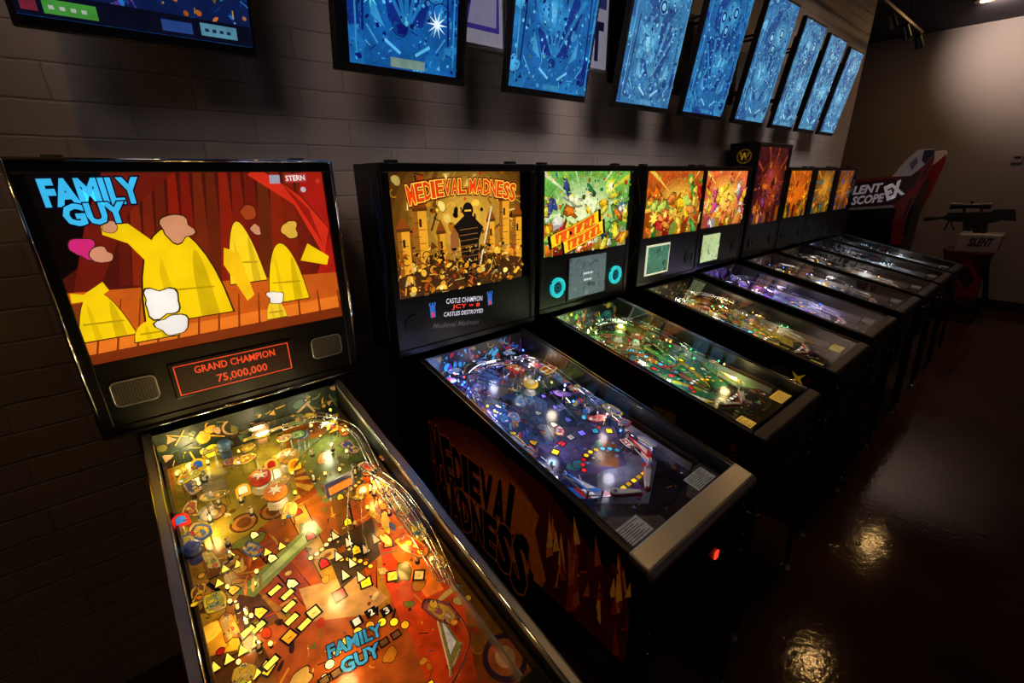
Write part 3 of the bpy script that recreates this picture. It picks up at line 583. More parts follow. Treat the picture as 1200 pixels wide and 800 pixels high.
A.ppoly([(215,700),(300,690),(340,740),(300,800),(215,800)],K(110,70,22,.04)); A.ppoly([(230,720),(275,712),(282,760),(240,770)],K(225,165,40,.2))
A.ppoly([(300,740),(400,700),(480,740),(500,800),(330,800)],K(176,86,30,.1)); A.ppoly([(350,690),(420,672),(455,700),(430,720),(365,728)],K(200,156,100,.12))
A.ppoly([(200,530),(330,500),(350,580),(280,640),(215,640)],K(150,130,40,.10)); A.ppoly([(340,520),(420,500),(440,560),(380,590)],K(110,120,60,.08)); A.ppoly([(380,640),(436,606),(446,650),(400,690)],K(70,56,40,.05))
for u,v in ((250,600),(286,612),(320,598)): A.pell(u,v,.034,.034,K(90,50,22)); A.pell(u,v,.028,.028,K(170,110,50,.08)); A.pell(u,v,.018,.018,K(110,60,24,.05))
P1=[K(200,130,30),K(215,150,45),K(150,80,24),K(230,180,70),K(225,190,110),K(190,60,20),K(110,120,50),K(110,60,20),K(60,34,16),K(50,80,130),K(245,225,170)]
for i in range(50): A.blob(R.uniform(-.25,.25),R.uniform(.1,PL),R.uniform(.01,.03),R.uniform(.008,.022),g(R.choice(P1[:8]),.10),R,R.random()*3,K(70,34,12))
detail(A,R,P1,380,.14,.010)
A.ppoly([(368,610),(378,622),(298,700),(276,696)],K(130,150,80,.15)); A.ppoly([(366,618),(372,624),(300,690),(290,690)],K(175,195,130,.2))
fan_inserts(A,R,[YEL,K(255,190,50),K(255,235,150),RED],.8,18)
YI=K(255,226,80,1.2)
for u,v in ((322,692),(337,697),(339,711),(342,726),(357,732),(318,777),(297,793),(303,735),(290,740)):
    a,b=A.px(u,v); A.line(a-.016,b-.006,a+.016,b+.006,.018,K(30,20,8)); A.line(a-.012,b-.0045,a+.012,b+.0045,.012,YI)
for (u0,v0),(u1,v1),n_ in (((236,792),(300,752),5),((262,668),(330,640),5),((250,700),(270,650),4)):
    for j in range(n_):
        u=u0+(u1-u0)*j/(n_-1); v=v0+(v1-v0)*j/(n_-1); a,b=A.px(u,v)
        for sc,c in ((1.3,K(30,20,8)),(1,YI)): A.poly([(a-.009*sc,b-.009*sc),(a+.009*sc,b-.009*sc),(a,b+.013*sc)],c)
for i,(u,v) in enumerate(((418,729),(435,718),(453,716))):
    a,b=A.px(u,v); A.rect(a-.013,a+.013,b-.011,b+.011,K(20,15,15)); A.text(str(i+1),a-.004,b-.007,.009,.015,K(240,235,220,.5),off=.03)
for i in range(7): u=380+i*14; v=798-i*9; a,b=A.px(u,v); A.rect(a-.011,a+.011,b-.009,b+.009,K(24,16,10)); A.rect(a-.008,a+.008,b-.006,b+.006,K(110,80,50,.1))
for u,v in ((392,628),(408,636),(396,652),(412,660),(422,676),(404,674),(428,644),(440,632)):
    a,b=A.px(u,v); A.poly([(a-.013,b-.015),(a+.013,b-.015),(a,b+.025)],K(30,24,18)); A.poly([(a-.009,b-.011),(a+.009,b-.011),(a,b+.017)],K(240,220,170,.4))
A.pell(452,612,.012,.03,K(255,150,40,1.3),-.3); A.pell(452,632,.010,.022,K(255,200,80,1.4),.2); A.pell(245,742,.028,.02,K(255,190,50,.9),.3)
A.pell(592,770,.05,.05,K(70,40,60,.05)); A.pell(592,770,.038,.038,K(180,90,40,.12)); A.pell(592,770,.022,.022,K(210,150,90,.15))
A.ptext('FAMILY',(386,772),(448,744),(383,758),K(50,140,205,.35),off=.04,out=K(10,15,40)); A.ptext('GUY',(402,790),(446,768),(398,775),K(50,140,205,.35),off=.04,out=K(10,15,40))
pf=finish_pf(m1,pal=[GOLD,OLV,K(60,90,60),TAN],gl=.25,backcol=K(20,38,28),card=K(190,180,150,.05))
dress(m1,[GOLD,AMB,K(235,200,60),K(215,180,90),LIM,K(240,205,80),TAN,K(190,70,25),K(60,90,140),OLV],.36,26,(BW,BW,BY,BW),30,34,[(-.19,.95,.05,(1,.84,.36),.7),(0,.9,.07,(1,.86,.45),.55),(.17,.88,.06,(.95,1,.6),.45),(-.2,.72,.04,(1,.70,.22),.55),(.02,.66,.06,(1,.74,.32),.55),(.2,.62,.04,(1,.50,.12),.85),(-.19,.45,.04,(1,.64,.18),.4),(0,.45,.07,(1,.68,.26),.5),(.17,.42,.05,(1,.48,.13),.75),(-.05,.28,.05,(1,.64,.24),.4),(-.2,.22,.04,(1,.6,.18),.25)],[K(190,40,25),GOLD,K(220,120,30)],0,(CLEARP,CLEARP),ntg=10,loops=False)
def pfpx(m,u,v,h=0):
    p=hit(u,v,m.base+pfP(0,0,h),PN)-m.base-pfP(0,0,h); return p.x,p.dot(PB)
for u,v,r1,r2,rt_,c in ((222,560,.034,.020,.3,(YEL,LIM,WHT,ORG)),(252,582,.036,.020,-.2,(GOLD,OLV,YEL,TAN)),(288,540,.030,.022,.1,(K(240,205,80),AMB,WHT,YEL)),(330,566,.030,.02,.5,(TAN,GOLD,BRN,YEL)),(235,625,.022,.03,.2,(K(70,100,150),YEL,RED,GOLD)),(345,512,.03,.02,-.1,(K(90,140,80),K(200,210,120),GOLD,WHT)),(455,535,.022,.02,.2,(AMB,RED,YEL,WHT)),(482,640,.05,.02,1.9,(AMB,K(205,70,20),YEL,GOLD)),(520,720,.05,.02,1.9,(K(140,60,60),GOLD,AMB,TAN)),(232,700,.03,.018,1.4,(GOLD,K(120,60,30),YEL,ORG))):
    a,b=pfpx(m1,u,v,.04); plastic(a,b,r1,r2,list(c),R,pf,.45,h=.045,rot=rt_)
for u,v,c in ((268,505,(YEL,LIM)),(335,488,(K(200,210,190),GRN)),(362,480,(TAN,LIM)),(232,545,(YEL,BLU)),(285,575,(GOLD,WHT)),(318,545,(K(240,210,80),RED)),(212,610,(RED,BLU)),(425,575,(AMB,WHT)),(250,528,(LIM,YEL)),(300,560,(AMB,WHT)),(390,500,(GOLD,RED)),(345,545,(YEL,ORG))):
    a,b=pfpx(m1,u,v,.04); q=MB(); hh=.024; w=.018; n=8
    pts=[pfP(a-w,b,.02),pfP(a+w,b,.02)]+[pfP(a+w*math.cos(t),b,.02+hh+hh*.8*math.sin(t)) for t in [math.pi*i/n for i in range(n+1)]]
    q.prism(pts,PB*.003,mi=0,col=g(c[0],.4)); cc=sum(pts,Vector())/len(pts); q.prism([cc+(p-cc)*.6-PB*.0006 for p in pts],PB*.0004,mi=0,col=g(c[1],.4)); q.cyl(pfP(a,b+.0015,0),pfP(a,b+.0015,.022),.002,.002,6,mi=1); q.build('upright_plate',[PRINT,CHROME],pf)
for u,v,c in ((205,522,BLU),(226,514,RED),(244,507,RED)):
    a,b=pfpx(m1,u,v,.05); q=MB(); q.cyl(pfP(a,b,0),pfP(a,b,.04),.004,.004,8,mi=1); q.ball(pfP(a,b,.052),.013,mi=0,col=g(c,.3)); q.build('ball_toy',[PRINT,CHROME],pf,smooth=True)
for u,v,rad,c in ((305,502,.026,TAN),(262,520,.020,K(60,90,130)),(225,640,.018,K(60,70,140)),(430,548,.016,K(220,90,40)),(458,572,.014,K(225,190,150))):
    a,b=pfpx(m1,u,v,.05); q=MB(); q.cyl(pfP(a,b,0),pfP(a,b,.045),rad*.8,rad*.95,16,col=g(c,.08)); q.ball(pfP(a,b,.05),rad,(1,1,.75),col=g(c,.1)); q.cyl(pfP(a,b,.03),pfP(a,b,.034),rad*1.1,rad*1.1,16,col=K(40,30,20)); q.build('dome_toy',PRINT,pf,smooth=True)
a,b=pfpx(m1,398,566,.05); q=MB(); q.obox(pfP(a,b,.045),(.042,.006,0),(0,.003,.022),(0,.004,-.001),col=K(20,50,100,.25)); q.obox(pfP(a,b-.006,.045),(.034,.005,0),(0,.002,.010),(0,.004,0),col=K(225,130,40,.5)); 
for s in (-1,1): q.cyl(pfP(a+s*.03,b,0),pfP(a+s*.03,b,.03),.003,.003,8,col=K(200,200,200))
q.build('toy_sign',PRINT,pf)
wire([(.05,1.05,.09),(.15,1.04,.088),(.225,.95,.08),(.22,.80,.07),(.20,.66,.06),(.205,.50,.045),(.2,.36,.03)],pf,.026)
ramp([(.02,.92,.05),(.10,.98,.06),(.19,1.03,.075),(.10,1.09,.08),(-.06,1.09,.078)],.04,.014,CLEARP,pf)
# ================================================================ machine 2
set_len(1.113)
m2=base_machine(.718,1.5416,.7239,1.92,'pinball machine with golden castle backglass, dark playfield and broad silver front bar',[K(40,60,130),K(25,30,60),K(60,80,150)],2); m2.sd=2
for A in m2.side: A.r=(-.2,L-.04,.58,1.1)
A=m2.side[0]; R=random.Random(5)
SO=K(176,70,20,.05); SR=K(90,20,12,.04)  # the side print's faint glow imitates light spilling from the nearest machine
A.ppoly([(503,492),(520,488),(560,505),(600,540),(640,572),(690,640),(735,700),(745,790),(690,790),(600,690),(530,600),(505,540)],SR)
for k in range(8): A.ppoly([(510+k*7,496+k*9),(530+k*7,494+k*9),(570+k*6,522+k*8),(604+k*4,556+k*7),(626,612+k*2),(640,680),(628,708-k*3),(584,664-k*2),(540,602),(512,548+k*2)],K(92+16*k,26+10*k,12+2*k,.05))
# flame-like orange strokes toward the front
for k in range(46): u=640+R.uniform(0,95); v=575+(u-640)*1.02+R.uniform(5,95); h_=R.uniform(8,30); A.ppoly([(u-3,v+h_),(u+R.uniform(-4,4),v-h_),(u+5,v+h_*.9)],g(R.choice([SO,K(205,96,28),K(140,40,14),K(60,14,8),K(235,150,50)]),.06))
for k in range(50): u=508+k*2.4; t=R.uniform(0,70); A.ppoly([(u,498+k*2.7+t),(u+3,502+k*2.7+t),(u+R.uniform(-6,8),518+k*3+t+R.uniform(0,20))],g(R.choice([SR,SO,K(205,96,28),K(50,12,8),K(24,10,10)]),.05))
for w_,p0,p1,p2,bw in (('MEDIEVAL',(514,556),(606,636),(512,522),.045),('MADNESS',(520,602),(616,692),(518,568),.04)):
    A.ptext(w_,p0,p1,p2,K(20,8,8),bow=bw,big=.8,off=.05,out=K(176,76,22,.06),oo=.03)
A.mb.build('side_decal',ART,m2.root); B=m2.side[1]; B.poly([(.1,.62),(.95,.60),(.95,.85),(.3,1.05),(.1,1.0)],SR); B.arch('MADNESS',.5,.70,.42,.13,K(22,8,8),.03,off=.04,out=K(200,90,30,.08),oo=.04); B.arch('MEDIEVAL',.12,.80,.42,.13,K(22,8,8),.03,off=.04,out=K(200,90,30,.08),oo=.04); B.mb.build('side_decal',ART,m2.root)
Z=1.435; A=translite(m2,Z); a0,a1,b0,b1=A.r; R=random.Random(12); Hh=b1-b0
A.r=(a0+.0,a1-.055,b0,b1); a1-=.055
A.rect(a0,a1,b0,b1,K(70,40,10,.8))
G2=[K(225,150,20),K(240,190,60),K(180,105,15),K(110,64,15),K(250,220,120),K(55,32,12),K(190,76,20)]
ac=(a0+a1)/2+.02
for k in range(10): A.ell(ac,b0+.27,.36-.032*k,.30-.026*k,K(90+15*k,52+14*k,10+6*k,.9),n=26)
for i in range(26): A.blob(R.uniform(a0,a1),R.uniform(b0,b0+.13),R.uniform(.02,.05),R.uniform(.015,.035),g(R.choice(G2),R.uniform(.6,1)),R,R.random()*3,K(30,16,5,.4))
detail(A,R,G2+[BLK],200,.85,.018)
for x,w,hh in ((.06,.05,.26),(.18,.055,.33),(.32,.035,.24),(.72,.04,.27),(.84,.055,.35),(.96,.05,.28)):
    a=a0+x*(a1-a0); A.rect(a-w/2,a+w/2,b0+.06,b0+hh,K(225,155,36,1)); A.poly([(a-w*.6,b0+hh),(a+w*.6,b0+hh),(a,b0+hh+.045)],K(140,66,16,.9)); A.rect(a-.005,a+.005,b0+hh-.07,b0+hh-.04,K(40,20,8,.5)); A.rect(a-w/2,a-w/6,b0+.06,b0+hh,K(150,92,22,.9)); A.rect(a-w/2-.004,a+w/2+.004,b0+hh-.012,b0+hh,K(90,50,14,.9))
    for k in range(9): A.rect(a-w/2+(k%2)*w*.35,a-w/2+(k%2)*w*.35+w*.5,b0+.07+k*(hh-.1)/9,b0+.0725+k*(hh-.1)/9,K(90,54,16,.8))
A.poly([(a0,b0),(a1,b0),(a1,b0+.09),(ac+.12,b0+.13),(ac,b0+.10),(ac-.12,b0+.13),(a0,b0+.08)],K(70,40,14,.8))
A.poly([(ac-.03,b0+.02),(ac-.045,b0+.2),(ac-.075,b0+.25),(ac-.02,b0+.29),(ac+.02,b0+.29),(ac+.075,b0+.24),(ac+.05,b0+.19),(ac+.035,b0+.02)],K(30,22,16,.5)); A.ell(ac,b0+.31,.026,.031,K(36,26,20,.5)); A.rect(ac-.016,ac+.016,b0+.306,b0+.312,K(250,190,60,1))
for k in range(9): A.line(ac-.045,b0+.06+k*.022,ac+.045,b0+.064+k*.022,.003,K(150,100,50,.7))
A.poly([(ac-.09,b0+.14),(ac-.05,b0+.15),(ac-.05,b0+.22),(ac-.07,b0+.25),(ac-.09,b0+.22)],K(150,90,40,.9)); A.line(ac+.05,b0+.08,ac+.12,b0+.32,.007,K(240,220,180,.9))
sv=A.r; A.r=(a0,a1,b0,b0+.17); detail(A,R,G2+[BLK,K(255,190,60)],380,.85,.013); A.r=sv
A.arch('MEDIEVAL MADNESS',a0+.06,b1-.112,.50,.05,K(226,92,20,1),.034,big=.3,off=.05,out=K(90,20,8,1),oo=.09); A.arch('MEDIEVAL MADNESS',a0+.06,b1-.112,.50,.05,K(210,60,14,1),.034,big=.3,off=.03,out=K(250,205,70,1),oo=.04)
A.mb.build('translite',PRINT,m2.root); tglass(m2,Z)
pan=panel(m2,Z); speaker(m2,pan,-.285,1.325,.040); D=Art((0,.003,0),(1,0,0),(0,0,1),(0,-1,0),(-.235,.30,1.235,1.425),m2.base); D.rect(-.235,.30,1.235,1.425,K(9,8,10))
WD=K(200,200,210,1.0)
D.ptext('CASTLE CHAMPION',(523,356),(565,352),(523,350),WD,off=.01); D.ptext('JCY = 8',(530,363),(562,360),(530,357),K(235,60,40,1.1),off=.01); D.ptext('CASTLES DESTROYED',(520,371),(566,366),(520,366),WD,off=.01)
for u,v in ((507,362),(574,348)):
    a,b=D.px(u,v); D.rect(a-.012,a+.012,b-.035,b+.014,K(50,110,200,.9)); D.rect(a-.015,a-.009,b+.014,b+.026,K(50,110,200,.9)); D.rect(a+.009,a+.015,b+.014,b+.026,K(50,110,200,.9)); D.rect(a-.003,a+.003,b+.014,b+.026,K(50,110,200,.9))
    for k in range(5): D.rect(a-.012,a+.012,b-.03+k*.009,b-.028+k*.009,K(15,30,80,.6))
    D.rect(a-.005,a+.005,b-.035,b-.014,K(220,50,40,.9))
D.ptext('Medieval Madness',(507,385),(561,379),(507,379),K(96,92,86,.4),off=.01,shear=.3)
D.mb.build('score_display',PRINT,pan)
A=playfield(m2,K(38,36,50,.02),2); R=m2.R2
zones(A,[K(36,48,96),K(84,80,120),K(54,48,76),K(110,110,140)],.04,R)
A.ppoly([(560,430),(640,470),(650,520),(600,520),(540,470)],K(50,80,130,.06)); A.ppoly([(700,520),(770,540),(760,590),(700,590)],K(110,112,134,.06)); A.ppoly([(640,500),(720,500),(735,545),(670,560)],K(80,70,110,.06)); A.ppoly([(700,515),(722,518),(726,548),(700,545)],K(130,80,50,.05))
P2=[K(60,76,140),K(100,110,170),K(90,50,120),K(150,100,50),K(60,120,120),K(150,150,180),K(170,50,36),K(20,18,26)]
for i in range(40): A.blob(R.uniform(-.25,.25),R.uniform(.1,PL),R.uniform(.016,.04),R.uniform(.010,.026),g(R.choice(P2),.06),R,R.random()*3,K(12,10,14))
detail(A,R,P2+[K(200,200,215),K(70,160,210),BLK,BLK],220,.12,.010)
for s in (-1,1):   # red and blue patterned lanes near the flippers
    for k in range(6): c=(RED,BLU,WHT)[k%3]; A.poly([(s*(.10+.02*k),.17+.012*k),(s*(.12+.02*k),.18+.012*k),(s*(.12+.02*k),.21+.02*k),(s*(.10+.02*k),.20+.018*k)],g(c,.3))
fan_inserts(A,R,[CYA,YEL,RED,WHT,K(120,110,255)],.8,18)
pf=finish_pf(m2,pal=[BLU,CYA,K(150,120,60),RED,PUR],gl=.3,backcol=K(10,12,30),apr=K(110,106,102),backgl=.5,card=K(190,188,180,.14))  # card alpha brightens the printed apron cards by glow, they hold no lamp
dress(m2,[K(50,100,190),K(210,60,40),K(225,185,60),K(90,170,210),K(180,180,205),K(120,70,190),K(70,90,190),K(205,115,45),K(110,120,160)],.34,30,(BC,BB,BB,BY,BC,BB,BR,BC),34,40,[(-.18,.92,.05,(.30,.42,1),.75),(.02,.9,.06,(.75,.75,1),.36),(.19,.86,.05,(1,.85,.65),.28),(-.15,.68,.05,(.5,.5,1),.4),(.1,.62,.06,(1,.85,.65),.32),(-.1,.42,.06,(.7,.65,1),.28),(.15,.4,.05,(1,.8,.75),.24),(0,.25,.05,(.9,.85,1),.22)],[K(50,100,190),K(190,40,30),K(230,185,50)],1,(CLEARP,CLEARB),ntg=12,ps=1.25)
for u,v,r1,r2,rt_,c in ((645,432,.05,.028,.2,(K(240,205,50),K(200,60,40),WHT,YEL)),(700,490,.045,.022,-.2,(K(200,40,35),K(230,190,180),WHT,RED)),(545,410,.045,.022,.1,(K(60,90,200),CYA,WHT,BLU)),(585,400,.045,.022,.1,(K(190,190,200),K(90,120,180),YEL,WHT)),(610,470,.045,.026,.6,(K(90,150,190),K(170,180,200),WHT,BLU)),(560,455,.04,.022,.9,(K(90,70,180),K(160,170,220),RED,WHT)),(675,455,.035,.022,.4,(K(60,130,160),K(230,200,60),RED,WHT)),(600,430,.034,.02,.2,(ORG,YEL,RED,WHT)),(735,520,.034,.018,1.3,(WHT,RED,K(60,60,64),WHT)),(655,505,.032,.02,.7,(RED,WHT,YEL,RED)),(590,490,.03,.02,1.2,(K(60,80,200),CYA,WHT,BLU))):
    a,b=pfpx(m2,u,v,.045); a=max(-.21,min(.21,a)); plastic(a,b,r1,r2,list(c),R,pf,.4,h=.045,rot=rt_)
q=MB(); ca,cb=.0,.80
for x,w,hh in ((-.045,.013,.065),(.045,.013,.065),(0,.016,.08)):
    q.cyl(pfP(ca+x,cb,0),pfP(ca+x,cb,hh),w,w,12,col=K(110,102,96,.05)); q.cyl(pfP(ca+x,cb,hh),pfP(ca+x,cb,hh+.022),w*1.15,.001,12,col=K(110,30,25,.1))
q.obox(pfP(ca,cb,.03),(.04,0,0),PB*.008,PN*.025,col=K(110,102,96,.05)); q.obox(pfP(ca,cb-.01,.02),(.014,0,0),PB*.003,PN*.018,col=K(70,40,20,.1)); q.build('toy_castle',ART,pf)
ramp([(-.10,.46,.01),(-.05,.60,.03),(-.02,.72,.055),(-.12,.86,.065),(-.2,.93,.065)],.034,.012,CLEARB,pf)
# ================================================================ other machines
def std(x,D_,W,HT,label,pal,seed,zt,sp,lcd=None,pfbase=K(60,48,40,.03),pfpal=None,gl=.3,bulbs=(BW,),nb=12,npo=10,npl=9,lights=(),n_art=40,plast=(CLEARP,),teal=None,apr=K(70,66,62),tg=1.0,card=K(180,170,150,.12),fine=150,boost=2.2,ex=30,ins=0,ban=None):
    m=base_machine(x,D_,W,HT,label,sp,seed); m.sd=seed; A=translite(m,zt,ins); a0,a1,b0,b1=A.r; A.rect(a0,a1,b0,b1,K(10,8,10,.5))
    R=random.Random(seed*13); comic(A,R,pal,n_art,tg,fine=fine,ban=ban); m.tr=A; A.mb.build('translite',ART,m.root); tglass(m,zt)
    pan=panel(m,zt); m.pan=pan
    if lcd:
        x0,x1,z0,z1,c,fr=lcd; q=MB(); q.box(x0-.012,x1+.012,-.002,.005,z0-.012,z1+.012); q.build('display_bezel',fr,pan,.002)
        D=Art((0,-.003,0),(1,0,0),(0,0,1),(0,-1,0),(x0,x1,z0,z1),m.base); D.rect(x0,x1,z0,z1,c); m.disp=D
        detail(D,R,[tuple(v*k for v in c[:3]) for k in (.4,.7,1.3,1.5)],60,c[3],.018)
        if teal:
            for k in range(2):
                zz=(z0+z1)/2+.01-k*.035; w=.022 if k else .026
                for j in range(5): D.rect(-w*1.5+j*w*.62,-w*1.5+j*w*.62+w*.4,zz,zz+.012,K(200,210,210,1))
        D.mb.build('score_display',PRINT,pan)
    if teal:
        speaker(m,pan,-.235,1.325,.05,TEAL); speaker(m,pan,.245,1.325,.05,TEAL)
    else:
        for s in (-1,1):
            if not(lcd and x0<s*(W/2-.12)+.06<x1+.1): speaker(m,pan,s*(W/2-.12),1.32,.05)
    A=playfield(m,pfbase,seed); R=m.R2
    zones(A,pfpal[:4] if len(pfpal)>3 else pfpal*2,.06,R)
    for i in range(30): A.blob(R.uniform(-.25,.25),R.uniform(.1,PL),R.uniform(.01,.028),R.uniform(.008,.02),g(R.choice(pfpal),.06),R,R.random()*3,K(12,10,14))
    detail(A,R,pfpal+[BLK,WHT],fine*2,.16,.011); fan_inserts(A,R,[YEL,WHT,RED,CYA,GRN],.8,ex)
    finish_pf(m,pal=pfpal,gl=gl,apr=apr,card=card); dress(m,pfpal,gl,npl,bulbs,nb,npo,lights,[pfpal[0],pfpal[1],pfpal[-1]],seed,plast,boost=boost)
    return m
m3=std(1.529,1.60,.7239,1.92,'pinball machine with two glowing teal speaker rings beside a grey score screen',[K(120,190,80),K(245,245,200),K(235,220,60),RED,K(240,238,225),K(40,120,60),ORG,YEL,K(60,80,150)],3,1.49,[K(120,26,18),K(90,94,98),K(50,18,14),K(140,120,34)],lcd=(-.15,.15,1.245,1.465,K(85,100,105,.8),BLACK),pfpal=[K(100,160,70),K(200,180,60),K(40,120,90),K(190,90,40),K(170,165,140),K(60,100,150),K(150,50,40)],bulbs=(BG,BY,BW,BC),nb=34,npo=24,npl=24,lights=[(-.12,.92,.05,(.7,1,.4),.38),(.1,.85,.06,(.8,1,.5),.35),(0,.6,.06,(.8,1,.6),.24),(-.1,.4,.05,(.7,1,.85),.18),(.15,.25,.05,(1,.75,.3),.24)],teal=True,plast=(CLEARG,CLEARP),n_art=56,apr=K(90,70,40),card=K(235,180,70,.6),fine=260,ex=48,tg=1.05,ban=(YEL,K(225,80,20),.32,.30,.27,.085,.28))
m4=std(2.40,1.627,.7239,1.92,'pinball machine with orange and green backglass above a small square lit screen',[K(200,90,30),K(255,220,80),ORG,GRN,K(250,150,60),RED,K(200,220,90),YEL],4,1.50,[K(130,90,24),K(50,18,18),K(60,60,70)],lcd=(-.27,-.03,1.27,1.44,K(60,110,85,.9),em('cream_frame',K(225,225,190),.7)),pfpal=[K(190,120,40),K(110,140,90),K(200,170,60),K(90,120,140),K(180,175,160),K(160,60,36)],bulbs=(BW,BY,BG,BC),nb=22,npo=14,npl=18,lights=[(-.1,.88,.05,(.9,1,.7),.35),(.12,.7,.06,(1,.85,.5),.35),(0,.4,.06,(1,.8,.45),.32)],plast=(CLEARP,CLEARY),card=K(215,190,70,.4),n_art=46,fine=200,ins=.012,tg=1.05)
m5=std(3.135,1.652,.7239,1.92,'pinball machine with pink and yellow backglass above a square pale screen',[K(235,120,60),K(255,230,90),K(250,120,60),PNK,WHT,YEL,RED,YEL],5,1.50,[K(60,24,80),K(30,16,44),K(60,40,76)],lcd=(-.28,-.02,1.25,1.45,K(180,200,140,.85),BLACK),pfpal=[K(120,80,190),K(160,130,220),K(190,185,205),K(70,120,220),K(150,60,130)],bulbs=(BC,BB,BC),nb=22,npo=12,npl=16,lights=[(-.1,.88,.05,(.45,.5,1),.55),(.1,.65,.06,(.75,.65,1),.55),(0,.4,.06,(.9,.8,1),.42)],plast=(CLEARB,CLEARP),n_art=46,fine=200,boost=2.4,ins=.02,tg=1.05)
m6=std(3.93,1.655,.66,2.10,'tallest pinball machine, yellow circle badge high on its black backbox side',[K(70,20,24),K(190,70,30),K(90,30,30),ORG,DKB,K(150,60,120),K(220,130,60)],6,1.47,[K(120,22,18),K(50,10,10)],pfpal=[K(170,115,50),K(180,180,180),K(70,110,190),K(120,80,50),K(170,60,50)],bulbs=(BW,BC,BB),nb=16,npo=6,npl=14,lights=[(-.1,.85,.05,(1,.82,.6),.42),(.1,.55,.06,(1,.9,.75),.42)],tg=.95,fine=100,boost=2.4,ins=.02)
A=Art((-.331,0,0),(0,-1,0),(0,0,1),(-1,0,0),(-.24,0,1.9,2.1),m6.base); A.rect(-.2,-.02,1.92,2.085,K(26,18,16)); A.ell(-.11,2.0,.06,.055,K(170,130,24,.12)); A.ell(-.11,2.0,.05,.045,K(40,24,10,.1)); A.text('W',-.145,1.975,.07,.05,K(215,170,35,.25),off=.05); A.mb.build('side_badge',PRINT,m6.root)
m7=std(4.61,1.65,.66,1.92,'pinball machine with bright orange backglass, directly behind the tallest one',[K(200,90,20),ORG,YEL,BRN,K(240,150,50),DRD],7,1.48,[K(70,46,24),K(34,26,26)],pfpal=[K(150,120,90),K(190,185,180),K(180,130,70),K(100,120,150)],bulbs=(BW,BC),nb=10,npo=0,npl=10,lights=[(0,.8,.05,(1,.88,.7),.45),(0,.45,.05,(1,.92,.8),.36)],n_art=24,tg=1.,fine=60,boost=2.4,ex=18,ins=.05)
m8=std(5.285,1.65,.66,1.92,'pinball machine with amber and teal backglass, second from the far end',[K(150,80,20),K(240,170,50),TEA,K(220,120,30),YEL],8,1.48,[K(30,44,66),K(24,24,32)],pfpal=[K(180,185,195),K(130,155,190),K(80,120,190),K(150,150,150)],bulbs=(BC,BB),nb=10,npo=0,npl=10,lights=[(0,.8,.05,(.75,.85,1),.5),(0,.45,.05,(.9,.95,1),.36)],n_art=20,tg=.9,fine=60,boost=2.4,ex=18,ins=.06)
m9=std(5.96,1.65,.66,1.92,'last pinball machine at the far end of the row, orange and blue backglass',[K(140,70,24),K(230,140,40),K(60,110,170),K(200,100,30)],9,1.48,[K(32,32,40),K(60,24,24)],pfpal=[K(100,170,200),K(180,180,180),K(100,120,140),K(60,70,90)],bulbs=(BC,),nb=6,npo=0,npl=6,lights=[(0,.8,.05,(.7,.9,1),.45),(0,.45,.05,(.9,.95,1),.35)],n_art=18,tg=.8,fine=40,boost=2.4,ex=12,ins=.07)
